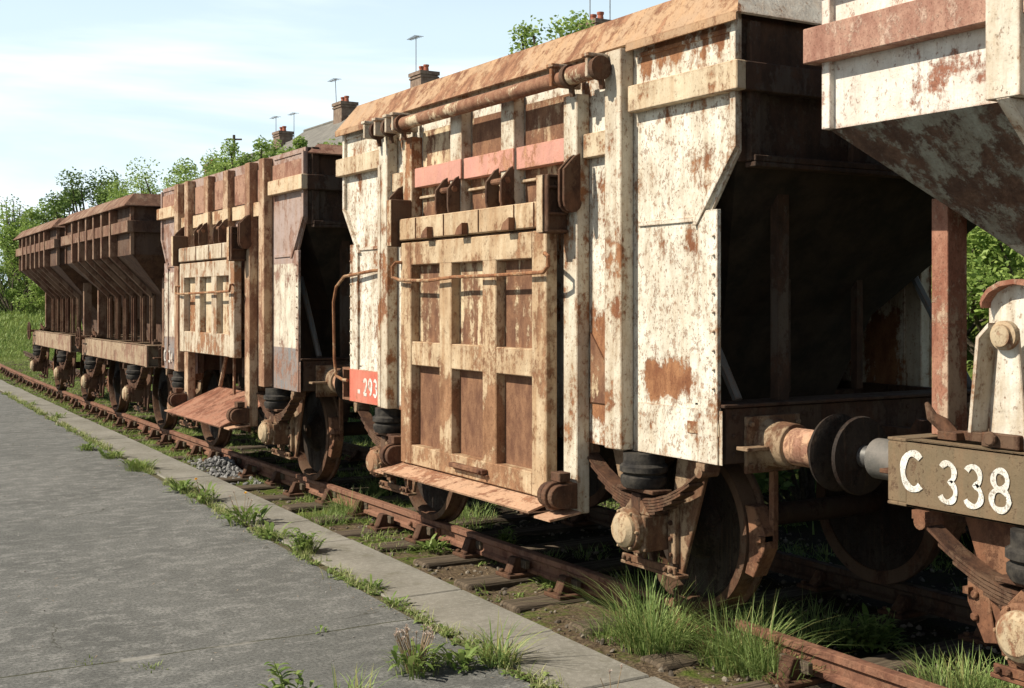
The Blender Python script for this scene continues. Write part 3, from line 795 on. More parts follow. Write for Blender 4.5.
# tall white cased lever on the near wagon's frame
W0K = list(COL.objects)
m = MB()
pts = [(1.36,1.21),(1.36,1.80)] + [(1.52 + math.cos(R(g))*-.16, 1.80 + math.sin(R(g))*.10) for g in range(15, 166, 25)] + [(1.68,1.80),(1.68,1.21)]
m.prism(pts, 'x', -1.02, -1.04)
ol = [(p[0], p[1]) for p in pts[1:-1]]
m.prism([(1.70,1.26),(1.66,1.66),(1.60,1.72),(1.60,1.70),(1.645,1.655),(1.685,1.26)], 'x', -1.04, -1.15)
bk = m.build('lever_casing', M['white'], w0)
m = MB(); m.prism(ol + [(p[0]*1+(1.52-p[0])*.04, p[1]-.02) for p in ol[::-1]], 'x', -.98, -1.10); m.build('casing_hood', M['postC'], bk)
m = MB(); m.prism([(1.42,1.21),(1.60,1.21),(1.555,1.70),(1.47,1.70)], 'x', -1.12, -1.14); m.build('lever', M['white'], w0, bev=.004)
m = MB(); m.lathe((-1.14, 1.515, 1.67), 'x', [(0,.06),(-.03,.06),(-.035,.045),(-.05,.045),(-.055,.02)], 24); m.build('pivot_boss', M['cap'], w0, smooth=True)
m = MB()
m.box(-1.19, -1.05, 1.24, 1.40, 1.21, 1.48); m.lathe((-1.19, 1.30, 1.36), 'x', [(0,.065),(-.02,.065),(-.022,.04),(-.03,.04)], 20); m.box(-1.17, -1.04, 1.44, 1.62, 1.21, 1.27)
m.lathe((-1.18, 1.56, 1.25), 'x', [(0,.03),(-.02,.03)], 10)
m.build('lever_bearing', M['gear'], w0, bev=.005)

for o_ in [o for o in COL.objects if o not in W0K and o.parent == w0]: o_.location.y += .17
# ------------------------------------------------------------------ ground, platform, bank
def terrain_z(X, Y):
    x = X - curve(Y)
    if x < 8.0: base = -.22
    elif x < 17: 
        u = (x-8.0)/9.0; base = -.22 + 3.1*(u*u*(3-2*u))
    else: base = 2.88 + min((x-17)*.02, .6)
    if Y > 46 and X > 2: base = max(base, -.22 + 3.4*min(1, (Y-46)/40)**1.2 * min(1, (X-2)/3))
    nz = noise.noise(Vector((X*.35, Y*.35, 0)))*.18 + noise.noise(Vector((X*1.3, Y*1.3, 3)))*.05
    if x < 8: 
        nz = noise.noise(Vector((X*2.3, Y*2.3, 1)))*.02
        if x > 3.4: nz += noise.noise(Vector((X*6, Y*6, 1)))*.035 + .022
    return base + nz
gx = [-300,-120,-50,-20,-8,-2,1,2.4,3.0] + [3.2+.12*i for i in range(42)] + [8.4+.5*i for i in range(20)] + [20,24,30,40,60,100,200,400]
gy = [-60,-20,-8,-4,-2] + [-1+.14*i for i in range(100)] + [13.2+.35*i for i in range(90)] + [45+1.5*i for i in range(20)] + [80,95,120,160,250,400,700]
v = []; f = []
for Y in gy:
    for X in gx:
        XX = X + (curve(Y) if 3.0 < X < 60 else 0) if Y < 80 else X + (curve(80) if 3.0 < X < 60 else 0)
        v.append((XX, Y, terrain_z(XX, min(Y, 80))))
nx = len(gx)
for j in range(len(gy)-1):
    for i in range(nx-1): f.append((j*nx+i, j*nx+i+1, (j+1)*nx+i+1, (j+1)*nx+i))
g = NT('soil_and_moss')
a = g.noise(1.3, 8, .65); b = g.noise(7, 8, .7); c = g.noise(40, 6, .7)
soil = g.mix(g.step(c, .35, .7), (.055,.038,.024), (.21,.155,.10)); soil = g.mix(g.step(b, .45, .7), soil, (.10,.07,.04))
grn = g.mix(g.step(c, .3, .7), (.045,.065,.012), (.12,.15,.03))
xyz = g.xyz()
far = g.step(xyz[1], 4, 22); bank = g.step(xyz[0], 7.5, 8.8)
k = g.math('ADD', g.math('MULTIPLY_ADD', far, .16, g.math('MULTIPLY', bank, .3)), g.math('MULTIPLY_ADD', a, .6, g.math('MULTIPLY', b, .4)))
col = g.mix(g.step(k, .50, .60), soil, grn)
bed_shade = g.math('MULTIPLY', g.step(xyz[0], 4.75, 5.0), g.math('SUBTRACT', 1, g.math('MAXIMUM', g.step(xyz[0], 8.5, 9.6), g.step(xyz[1], 14, 22))))  # shade under and behind the wagons, painted into the ground colour
col = g.mix(g.math('MULTIPLY', bed_shade, .8), col, (.012,.010,.008))
g.bump(g.math('MULTIPLY_ADD', c, .4, b), .8, .04)
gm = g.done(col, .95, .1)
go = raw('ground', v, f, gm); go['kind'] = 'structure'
go.data.polygons.foreach_set('use_smooth', [True]*len(go.data.polygons))

# platform: outer edge and inner joint as straight lines, read off on level ground
def line(P, Q): 
    s = (Q.x-P.x)/(Q.y-P.y); return lambda y: P.x + s*(y-P.y)
edge = line(ground_at(660, 679), ground_at(60, 406.8)); inner = line(ground_at(455, 640), ground_at(100, 446))
def strip(mb, fa, fb, y0, y1, z0, z1, wob=0.0):
    n = 1; P = [(fa(y0), y0), (fb(y0), y0), (fb(y1), y1), (fa(y1), y1)]
    mb.prism(P, 'z', z0, z1)
g = NT('worn_platform_surface')
a = g.noise(1.1, 8, .68); b = g.noise(5.5, 9, .74, g.mapped((1, 1.35, 1))); c = g.noise(52, 7, .8); d = g.noise(420, 2, .6); sp = g.noise(26, 4, .7)
col = g.mix(g.step(a, .3, .7), (.10,.10,.092), (.175,.173,.16))
col = g.mix(g.math('MULTIPLY', g.step(b, .46, .62), .6), col, (.29,.283,.26))
col = g.mix(g.math('MULTIPLY', g.step(g.noise(.55, 6, .6), .5, .66), .45), col, (.075,.077,.07))
col = g.mix(g.math('MULTIPLY', g.step(c, .44, .58), .72), col, (.05,.05,.046))
col = g.mix(g.math('MULTIPLY', g.step(d, .58, .72), .6), col, (.45,.43,.38))
col = g.mix(g.math('MULTIPLY', g.step(sp, .66, .74), .45), col, (.46,.44,.38))
xyz = g.xyz()
# one long hairline joint across the slab
vo = g.n('ShaderNodeTexVoronoi', feature='DISTANCE_TO_EDGE'); vo.inputs['Scale'].default_value = .55
wv = g.n('ShaderNodeVectorMath', operation='ADD'); nc = g.n('ShaderNodeTexNoise'); nc.inputs['Scale'].default_value = 2.5; nc.inputs['Detail'].default_value = 6; g.link(g.pos, nc.inputs[0]); vs = g.n('ShaderNodeVectorMath', operation='SCALE'); vs.inputs['Scale'].default_value = .55; g.link(nc.outputs['Color'], vs.inputs[0]); g.link(g.pos, wv.inputs[0]); g.link(vs.outputs[0], wv.inputs[1]); g.link(wv.outputs[0], vo.inputs['Vector'])
crk = g.math('MULTIPLY', g.math('SUBTRACT', 1, g.step(vo.outputs['Distance'], .001, .0045)), g.step(g.noise(.8, 4), .50, .60))
col = g.mix(g.math('MULTIPLY', crk, .75), col, (.045,.043,.03))
J0, J1 = ground_at(48, 671), ground_at(340, 629.5)
sl = (J1.y-J0.y)/(J1.x-J0.x)
dd = g.math('ABSOLUTE', g.math('SUBTRACT', g.math('MULTIPLY_ADD', g.math('SUBTRACT', xyz[0], J0.x), -sl, g.math('SUBTRACT', xyz[1], J0.y)), g.math('MULTIPLY_ADD', g.noise(3, 4), .06, -.03)))
ln = g.math('SUBTRACT', 1, g.step(dd, .003, .011))
gap = g.step(g.noise(2.2, 5), .40, .5)
col = g.mix(g.math('MULTIPLY', ln, g.math('MULTIPLY_ADD', gap, .7, .25)), col, (.05,.05,.025))
col = g.mix(g.math('MULTIPLY', g.math('SUBTRACT', 1, g.step(dd, .01, .05)), g.math('MULTIPLY', g.math('SUBTRACT', 1, gap), .6)), col, (.33,.31,.27))
g.bump(g.math('MULTIPLY_ADD', ln, -2.5, g.math('MULTIPLY_ADD', c, .6, g.math('MULTIPLY_ADD', d, .4, b))), .5, .006)
pm = g.done(col, .93, .2)
mb = MB(); strip(mb, lambda y: -60, lambda y: inner(y)-.02, -6, 60, -.24, .0)
po = mb.build('platform', pm); po['kind'] = 'structure'
g = NT('pale_kerb_concrete')
a = g.noise(1.6, 8, .65); b = g.noise(30, 6, .75); c = g.noise(140, 4, .7)
col = g.mix(g.step(a, .3, .72), (.155,.143,.115), (.25,.232,.195)); col = g.mix(g.math('MULTIPLY', g.step(b, .45, .7), .55), col, (.33,.31,.265))
col = g.mix(g.math('MULTIPLY', g.step(c, .5, .7), .55), col, (.10,.09,.07)); col = g.mix(g.math('MULTIPLY', g.step(g.noise(3.3, 6, .7), .55, .68), .5), col, (.11,.10,.065))
g.bump(g.math('MULTIPLY_ADD', c, .4, b), .5, .006)
km = g.done(col, .92, .2)
y = -3.0
while y < 58:
    L = random.choice((.92, 1.1, 1.84))
    mb = MB(); off = random.uniform(-.018, .018)
    mid = lambda q: inner(q) + .055
    strip(mb, lambda q: inner(q)+.045, lambda q: edge(q)+off, y+.006, y+L-.006, -.24, .004+random.uniform(-.003,.004))
    o = mb.build('kerb', km, bev=.008); o['kind'] = 'structure'
    y += L
mb = MB(); strip(mb, lambda q: inner(q)-.03, lambda q: inner(q)+.05, -6, 60, -.2, -.004); o = mb.build('kerb_joint_soil', plain('joint_soil', (.05,.04,.025), (.11,.10,.05), 20, .95, c3=(.2,.17,.09))); o['kind'] = 'structure'

# ------------------------------------------------------------------ rails and sleepers
rail_m = rusty('rail_rust', (.22,.105,.065), .5, rust=(.10,.042,.027), rust2=(.25,.12,.072), stain=(.2,.1,.06), seed=40)
prof = [(-.035,0),(-.035,-.035),(-.012,-.05),(-.010,-.10),(-.034,-.115),(-.034,-.14),(.034,-.14),(.034,-.115),(.010,-.10),(.012,-.05),(.035,-.035),(.035,0),(.028,.004),(-.028,.004)]
def rail(xo, label):
    v = []; f = []; ys = [-4 + .8*i for i in range(65)]; n = len(prof)
    for y in ys:
        for (a, b) in prof: v.append((xo + curve(y) + a, y, b))
    for j in range(len(ys)-1):
        for i in range(n):
            k = (i+1) % n; f.append((j*n+i, j*n+k, (j+1)*n+k, (j+1)*n+i))
    return tag(raw('rail', v, f, rail_m), label, 'rail', 'running rails of the siding')
rn = rail(4.655, 'rusty running rail nearest the platform, in sunlight'); rf = rail(6.185, 'rusty running rail beyond the wagon wheels, far side of the track'); rf.data.materials[0] = M['darkrust']  # far rail takes a darker colour for the shade under the wagons
fp = MB(); fy = ground_at(398, 505, -.05).y; fy = 9.15
fp.box(4.655-.055, 4.655-.014, fy-.26, fy+.26, -.105, -.045)
for k in range(4): fp.lathe((4.60, fy-.195+k*.13, -.075), 'x', [(0,.022),(-.022,.022),(-.03,.012)], 8)
fp.build('fishplate', rail_m, rn, bev=.004)
wood = NT('weathered_sleeper_timber')
a = wood.noise(1, 8, .7, wood.mapped((2, 40, 8))); b = wood.noise(5, 6, .6)
cc = wood.mix(wood.step(a, .35, .65), (.035,.026,.018), (.15,.115,.08)); cc = wood.mix(wood.math('MULTIPLY', wood.step(b, .5, .7), .5), cc, (.08,.06,.04))
wood.bump(a, .9, .015); wood = wood.done(cc, .95, .15)
# one sleeper with a chair and key under each rail
sl = empty('sleeper', (0,0,0), 0, 'x', 'sleeper', 'timber sleepers under the siding')
tm = MB(); tm.box(-1.30, 1.30, -.125, .125, -.31, -.165)
tmo = tm.build('timber', wood, sl, bev=.015)
for sx in (-1, 1):
    ch = MB(); X = sx*.765
    ch.box(X-.20, X+.20, -.10, .10, -.165, -.138)
    ch.prism([(X-sx*.045-.0, -.138), (X+sx*.16, -.138), (X+sx*.115, -.03), (X+sx*.075, -.03)][::sx], 'y', -.045, .045)
    ch.prism([(X-sx*.15, -.138), (X-sx*.04, -.138), (X-sx*.045, -.05), (X-sx*.075, -.05)][::sx], 'y', -.04, .04)
    for e in (-.06, .06): ch.lathe((X+sx*.17, e, -.138), 'z', [(0,.02),(.02,.02)], 8); ch.lathe((X-sx*.17, e, -.138), 'z', [(0,.02),(.02,.02)], 8)
    cho = ch.build('chair', M['gear'], sl, bev=.005)
    ky = MB(); ky.box(X+sx*.036, X+sx*.072, -.11, .11, -.105, -.045); ky.build('key', wood, cho, bev=.004)
ys = []; y = 1.1
while y < 44: ys.append(y); y += .72
names = {}
for i, y in enumerate(ys):
    o = sl if i == 0 else copy_tree(sl)
    dz = random.uniform(-.012, .004)
    o.location = (5.42 + curve(y) + random.uniform(-.05, .05), y + random.uniform(-.03, .03), dz)
    o.rotation_euler = (0, 0, random.uniform(-.02, .02) - math.atan((curve(y+.5)-curve(y-.5))))
    o['label'] = 'weathered timber sleeper with iron chairs lying half buried under the rusty rails'

# ------------------------------------------------------------------ stones
def stones(name, pts, m):
    v = []; f = []
    ico = [(0,-.52,.85),(0,.52,.85),(0,-.52,-.85),(0,.52,-.85),(.85,0,.52),(-.85,0,.52),(.85,0,-.52),(-.85,0,-.52),(.52,.85,0),(-.52,.85,0),(.52,-.85,0),(-.52,-.85,0)]
    fc = [(0,4,1),(0,1,5),(0,5,11),(0,11,10),(0,10,4),(4,10,6),(4,6,8),(4,8,1),(1,8,9),(1,9,5),(5,9,7),(5,7,11),(11,7,2),(11,2,10),(10,2,6),(6,2,3),(6,3,8),(8,3,9),(9,3,7),(7,3,2)]
    for (p, r) in pts:
        n = len(v); rot = Matrix.Rotation(random.uniform(0, 6.3), 3, Vector((random.random()-.5, random.random()-.5, random.random()-.5)).normalized())
        s = Vector((random.uniform(.7,1.3), random.uniform(.6,1.1), random.uniform(.5,.8)))
        for q in ico:
            w = rot @ (Vector((q[0]*s.x, q[1]*s.y, q[2]*s.z)) * r * random.uniform(.8, 1.15)); v.append((p[0]+w.x, p[1]+w.y, p[2]+w.z))
        f += [tuple(n+i for i in t) for t in fc]
    return raw(name, v, f, m)
def stone_mat(name, a, b):
    g = NT(name); geo = g.n('ShaderNodeNewGeometry'); c = g.mix(geo.outputs['Random Per Island'], a, b)
    c = g.mix(g.math('MULTIPLY', g.noise(60, 5, .7), .4), c, (.08,.07,.06)); return g.done(c, .9, .2)
gs = stone_mat('grey_ballast', (.11,.11,.11), (.36,.35,.34))
pts = []
hc = ground_at(222, 468, -.15)
for k in range(620):
    u = random.gauss(0, .42); w = random.gauss(0, .16)
    X = hc.x + w + .03; Y = hc.y + u*1.2
    hh = .17*math.exp(-(u/.5)**2 - (w/.2)**2)
    pts.append(((min(max(X, edge(Y)+.04), 4.52), Y, -.20 + random.random()*hh + .01), random.uniform(.018,.042)))
tag(stones('ballast_heap', pts, gs), 'small heap of grey crushed stones between the kerb and the near rail', 'stones', kind='stuff')
pts = []
for k in range(8500):
    Y = 1.2 + 26*random.random()**1.7; X = random.uniform(edge(Y)+.03, 7.6) + curve(Y)*.5
    pts.append(((X, Y, terrain_z(X, Y)+.002), random.choice((.007,.01,.013,.016,.024))))
tag(stones('trackside_pebbles', pts, stone_mat('brown_pebbles', (.07,.055,.04), (.26,.22,.17))), 'brown and grey pebbles strewn over the track bed soil', 'pebbles', kind='stuff')

# ------------------------------------------------------------------ plants
def blade(v, f, p, ang, h, lean, w, curl=1.0, seg=4):
    d = Vector((math.cos(ang), math.sin(ang), 0)); s = Vector((-d.y, d.x, 0)); n = len(v)
    for i in range(seg+1):
        u = i/seg
        c = Vector(p) + Vector((0,0,1))*h*(u - .35*lean*u*u*curl) + d*h*lean*u**1.7
        ww = w*(1-u)**.7 if i < seg else 0
        if i < seg: v.append(tuple(c - s*ww)); v.append(tuple(c + s*ww))
        else: v.append(tuple(c))
    for i in range(seg-1): a = n+2*i; f.append((a, a+1, a+3, a+2))
    a = n+2*(seg-1); f.append((a, a+1, a+2))
def broad(v, f, p, ang, L, w, lift, droop=.6):
    d = Vector((math.cos(ang), math.sin(ang), 0)); s = Vector((-d.y, d.x, 0)); n = len(v)
    prof = [(0,.12),(.25,.7),(.5,1),(.75,.75),(1,0)]
    for u, q in prof:
        c = Vector(p) + d*L*u + Vector((0,0,1))*L*(lift*u - droop*u*u)
        if u < 1: v.append(tuple(c - s*w*q + Vector((0,0,w*.3*q)))); v.append(tuple(c + s*w*q + Vector((0,0,w*.3*q))))
        else: v.append(tuple(c))
    for i in range(3): a = n+2*i; f.append((a, a+1, a+3, a+2))
    f.append((n+6, n+7, n+8))
gA = leafy('grass_blade', (.10,.17,.035), (.38,.48,.17), trans=.35); gB = leafy('dry_grass_blade', (.20,.22,.06), (.42,.40,.16)); gC = leafy('weed_leaf', (.08,.14,.025), (.27,.34,.10), trans=.3)
gD = leafy('dead_stem', (.20,.13,.07), (.45,.33,.2)); gF = leafy('verge_mix', (.10,.15,.03), (.36,.42,.13), trans=.35); gY = leafy('dandelion_petal', (.75,.38,.01), (.85,.55,.03)); gS = leafy('seed_head', (.42,.30,.24), (.66,.55,.46))
def grass_tuft(p, n, h, spread, label, m=None, dry=0.0, cat='grass tuft', group='grass tufts beside the near rail', bias=None, w=.005):
    v = []; f = []; v2 = []; f2 = []
    for k in range(n):
        g = random.uniform(0, 2*math.pi); r = spread*random.random()**.6
        q = (math.cos(g)*r, math.sin(g)*r*1.2, -.01)
        a = g + random.gauss(0, .7) if bias is None else bias + random.gauss(0, .9)
        hh = h*(.25 + .95*random.random()**1.3); L = random.uniform(.1, 1.35)
        if random.random() < dry: blade(v2, f2, q, a, hh, L, w*.9)
        else: blade(v, f, q, a, hh, L, w)
    o = empty('grass_tuft', p, 0, label, cat, group)
    raw('green_blades', v, f, m or gA, o)
    if len(f2) > 40: raw('dry_blades', v2, f2, gB, o)
    return o
GZ = -.20
TUFTS = [ (652,648,760,.50,.19,'largest tuft of long bright grass, leaning over the near rail below the nearer axlebox'),
          (612,640,180,.2,.15,'lower tuft of grass at the left foot of the largest tuft'),
          (728,664,420,.33,.17,'bushy grass tuft right of the largest tuft, in front of the rail'),
          (733,660,300,.40,.12,'long blades of grass standing over the near rail between the two biggest tufts'),
          (756,672,330,.42,.11,'arching grass clump over the rail where it comes out into the sun'),
          (778,680,300,.28,.15,'grass tuft spilling over the near rail, second to the right of the largest tuft'),
          (752,636,260,.32,.14,'tall wispy grass just behind the rail under the brake shoe'),
          (815,640,330,.27,.18,'wispy grass tuft just behind the near rail, left of the broad leaved weed'),
          (965,690,620,.20,.26,'low dense grass under the C 338 frame at the lower right'),
          (1015,700,400,.20,.2,'low grass in the lower right corner beyond the rail'),
          (350,516,420,.27,.18,'light green grass tuft by the rail left of the closed door wagon apron'),
          (376,494,260,.24,.16,'grass tuft on the rail in front of the left wheel of the cream wagon'),
          (325,522,260,.17,.2,'short pale grass near the kerb below the left tuft'),
          (262,438,260,.17,.22,'low grass under the near end of the blue-grey footed wagon'),
          (225,436,200,.15,.22,'low grass under the rusty hanging flap'),
          (140,450,200,.15,.2,'low grass beside the rail left of the stone heap'),
          (395,552,110,.09,.13,'tiny grass patch on the soil under the apron end'),
          (590,556,120,.12,.16,'dark grass in the shade behind the near rail'),
          (470,520,300,.2,.25,'shaded grass growing under the apron of the closed door'),
          (545,560,120,.11,.15,'short grass beside the rail chair below the corner hinge') ]
for (px, py, n, h, s, lab) in TUFTS:
    P = ground_at(px, py, GZ); grass_tuft(P, n, h, s, lab, bias=None, dry=.16, w=.0036)
# tufts on the platform
P = ground_at(500, 662, 0); grass_tuft(P, 170, .25, .10, 'yellow-green grass tuft growing from the kerb joint at the bottom edge', dry=.35, group='grass tufts on the platform')
P = ground_at(350, 700, 0); grass_tuft(P, 60, .17, .10, 'thin pale grass tuft at the bottom edge, left of the seeding weed', dry=.4, group='grass tufts on the platform')
def weed(px, py, h, n, label, z=0.0, stems=0, flowers=0, seeds=0, rosette=.10, grass=0, dry=.1):
    if py < 620: h *= 1.35; rosette *= 1.3; n = int(n*1.6); grass = int(grass*3) + 40
    P = ground_at(px, py, z); o = empty('weed', P, random.uniform(0, 6), label, 'weed', 'weeds in the platform and track bed')
    v = []; f = []
    for k in range(int(n*2.2)):
        g = random.uniform(0, 6.28); r = random.random()*rosette*.9
        L = rosette*random.uniform(.25, .85)
        broad(v, f, (math.cos(g)*r, math.sin(g)*r, random.random()*h*.35), g + random.gauss(0,.9), L, L*random.uniform(.10,.2), random.uniform(.4,1.6))
    sv = []; sf = MB(); tops = []
    for k in range(stems):
        g = random.uniform(0, 6.28); ln = h*random.uniform(.6, 1.0); r = rosette*.3*random.random()
        b0 = Vector((math.cos(g)*r, math.sin(g)*r, 0)); tip = b0 + Vector((math.cos(g)*ln*.35, math.sin(g)*ln*.35, ln)); midp = (b0+tip)/2 + Vector((0,0,ln*.08))
        sf.tube([b0, midp, tip], [.0028,.0022,.0015], 5); tops.append(tip)
        if not flowers and not seeds:
            for q in range(9):
                u = .2 + .8*q/9; c = b0.lerp(tip, u); broad(v, f, c, random.uniform(0, 6.28), .05+.03*random.random(), .012, .7)
    raw('leaves', v, f, gC, o)
    if grass:
        gv = []; gf = []
        for k in range(grass):
            g = random.uniform(0, 6.28); r = rosette*random.random(); blade(gv, gf, (math.cos(g)*r, math.sin(g)*r, 0), g, h*random.uniform(.3,.9), random.uniform(.3,1.1), .0035)
        raw('grass_blades', gv, gf, gF, o)
    if sf.v: sf.build('stem', gD if seeds else gC, o)
    for k, t in enumerate(tops):
        if k < flowers:
            fv = []; ff = []
            for q in range(26): broad(fv, ff, t, random.uniform(0, 6.28), .019, .004, random.uniform(.1,1.2), .2)
            raw('flower', fv, ff, gY, o)
        elif k < flowers+seeds:
            fv = []; ff = []
            for q in range(16): blade(fv, ff, t, random.uniform(0, 6.28), .022, random.uniform(0,.9), .0035, seg=2)
            raw('seed_head', fv, ff, gS, o)
    return o
weed(88, 450, .10, 14, 'small green weed in the kerb joint at the far left', grass=30)
weed(58, 418, .08, 8, 'tiny weed in the kerb joint near the left edge', grass=14)
weed(112, 458, .10, 14, 'low weed right of the small far left weed in the kerb joint', grass=36)
weed(140, 470, .13, 10, 'grassy weed clump standing upright in the kerb joint, left of the dandelions', grass=120, rosette=.12)
weed(30, 405, .07, 8, 'tiniest weed by the kerb at the left edge', grass=16)
weed(182, 492, .11, 34, 'dark green leafy weed left of the first dandelion flower', rosette=.10)
weed(203, 502, .17, 18, 'flowering dandelion with one yellow flower and reddish stems in the kerb joint', stems=5, flowers=1, seeds=2, rosette=.11, grass=20)
weed(243, 524, .20, 24, 'tall dandelion plant with drooping seed stalks beside the kerb', stems=7, flowers=1, seeds=5, rosette=.13)
weed(272, 537, .06, 12, 'low grass and leaves between the tall dandelion and the spiky weed', grass=50, rosette=.12)
weed(304, 553, .16, 14, 'spiky weed with upright leafy stems casting a shadow on the kerb', stems=9, rosette=.09, grass=30)
weed(372, 590, .07, 16, 'small round leaved weed in the moss seam of the kerb', rosette=.06)
weed(395, 606, .05, 12, 'flat weed just right of the round leaved weed in the kerb seam', rosette=.06)
weed(415, 672, .20, 44, 'large seeding weed with pinkish dry seed heads at the bottom edge', stems=34, seeds=34, rosette=.13, grass=70)
weed(460, 668, .12, 44, 'dense green leafy weed beside the yellow-green grass tuft', rosette=.11)
weed(290, 700, .17, 12, 'broad leaved weed cut by the bottom edge of the picture', stems=4, rosette=.11)
weed(612, 712, .20, 6, 'reddish bud stalk rising from the kerb at the bottom edge', stems=3, seeds=2, rosette=.08)
weed(876, 648, .22, 60, 'broad leaved weed behind the near rail below the buffers', z=GZ, stems=10, rosette=.16)
weed(855, 650, .20, 40, 'leafy weed left of the broad leaved weed behind the rail', z=GZ, stems=8, rosette=.14)
weed(505, 548, .15, 26, 'small bright weed on the soil just outside the rail', z=GZ, stems=6, rosette=.08)
weed(432, 552, .08, 22, 'pale leaved weed on the soil between two sleepers', z=GZ, rosette=.11)
weed(555, 590, .08, 20, 'low weed beside the weathered sleeper end', z=GZ, rosette=.09, grass=20)
weed(150, 668, .04, 0, 'thin grass sprouting from the long crack in the platform', grass=26, rosette=.10)
weed(320, 633, .05, 6, 'tiny sprout at the right end of the long platform crack', rosette=.06)
weed(90, 662, .03, 0, 'faint grass in the left part of the platform crack', grass=16, rosette=.08)

# ragged growth all along the kerb joint
v = []; f = []; v2 = []; f2 = []
for k in range(2600):
    y = 1.6 + 24*random.random()**1.3
    if noise.noise(Vector((0, y*1.7, 4))) + .35*noise.noise(Vector((0, y*7, 4))) < random.uniform(-.25, .25): continue
    X = inner(y) + random.gauss(.01, .035); far = 1 + y/16
    for q in range(3): blade(v, f, (X+random.gauss(0,.015), y+random.gauss(0,.02), -.005), random.uniform(0,6.28), random.uniform(.03,.10), random.uniform(.2,1.3), .0022*far, seg=3)
    if random.random() < .6:
        for q in range(3): broad(v2, f2, (X, y, 0), random.uniform(0,6.28), random.uniform(.02,.05), .007*far, random.uniform(.3,1.2))
o = raw('joint_grass', v, f, leafy('joint_grass_blade', (.14,.18,.05), (.45,.45,.20), trans=.3)); tag(o, 'ragged pale grass filling the joint behind the kerb', 'grass', kind='stuff')
o = raw('joint_weeds', v2, f2, gC); tag(o, 'tiny green leaves sprouting in the joint behind the kerb', 'weeds', kind='stuff')
v = []; f = []
for k in range(1500):
    y = 1.6 + 22*random.random()**1.4; X = inner(y) + random.gauss(-.02, .10) if k % 3 else random.uniform(-3, 3.3)
    if X > edge(y) - .02: continue
    v0 = (X, y, .006); blade(v, f, v0, random.uniform(0,6.28), random.uniform(.002,.006), random.uniform(4, 9), .0018*(1+y/12), seg=2)
o = raw('dry_litter', v, f, gD); tag(o, 'dry stalks and leaf litter scattered on the platform near the kerb', 'litter', kind='stuff')
pts = []
for k in range(1300):
    y = 1.5 + 16*random.random()**1.5; X = inner(y) + random.gauss(0, .12) if k % 2 else random.uniform(-2.5, 3.2)
    if X < edge(y) - .03: pts.append(((X, y, .005), random.choice((.002,.003,.004,.006))))
tag(stones('platform_grit', pts, stone_mat('pale_grit', (.16,.15,.13), (.46,.44,.40))), 'loose grit lying on the worn platform', 'grit', kind='stuff')

# ground cover between platform and bank
v = []; f = []; v2 = []; f2 = []
def cover(X, Y, hh, far):
    z = terrain_z(X, Y) - .01
    n = random.randint(3, 6)
    for k in range(n): blade(v, f, (X+random.gauss(0,.03), Y+random.gauss(0,.03), z), random.uniform(0,6.28), hh*random.uniform(.5,1.2), random.uniform(.2,1.2), .003 + far*.004, seg=3)
N = 0
while N < 23000:
    Y = 1.5 + 55*random.random()**1.5; X = random.uniform(edge(Y)+.02, 8.2 + curve(Y)); 
    x = X - curve(Y)
    d = noise.noise(Vector((X*1.1, Y*1.1, 9)))*.5+.5
    want = .30 + .5*min(1, max(0, (Y-5)/14))
    if x > 4.9 and x < 6.4: want *= .75
    if 3.9 < x < 4.5: want *= .8
    if d > want + .12*random.random(): continue
    N += 1
    far = min(1, Y/30); cover(X, Y, .055 + .05*random.random() + .03*far, far)
    if random.random() < .55:
        for k in range(4): broad(v2, f2, (X+random.gauss(0,.03), Y+random.gauss(0,.03), terrain_z(X,Y)), random.uniform(0,6.28), random.uniform(.02,.05)*(1+far), .008*(1+far), .7)
vd = []; fd = []
for k in range(2600):
    Y = 1.6 + 22*random.random()**1.5; X = random.uniform(edge(Y)+.03, 7.2); blade(vd, fd, (X, Y, terrain_z(X, Y)+.006), random.uniform(0,6.28), random.uniform(.004,.02), random.uniform(2, 7), .002*(1+Y/12), seg=2)
tag(raw('track_bed_litter', vd, fd, gD), 'dead brown stalks lying on the soil of the track bed', 'litter', kind='stuff')
o = raw('track_bed_grass', v, f, gF); tag(o, 'thin grass growing patchily over the soil of the track bed', 'grass', kind='stuff')
o = raw('track_bed_weeds', v2, f2, gC); tag(o, 'tiny leafy weeds spreading over the track bed soil', 'weeds', kind='stuff')
v = []; f = []
for k in range(44000):
    if k % 2: Y = random.uniform(3, 75); x = random.uniform(7.4, 20); X = x + curve(Y)
    else: Y = random.uniform(46, 85); X = random.uniform(3, 16)
    z = terrain_z(X, Y)-.02
    s = 1 + Y/25; blade(v, f, (X, Y, z), random.uniform(0,6.28), random.uniform(.12,.30), random.uniform(.2,1), .008*s, seg=2)
o = raw('bank_grass', v, f, leafy('bank_grass_blade', (.12,.19,.04), (.32,.40,.12), trans=.35)); tag(o, 'long grass covering the bank behind the wagons', 'grass', kind='stuff')

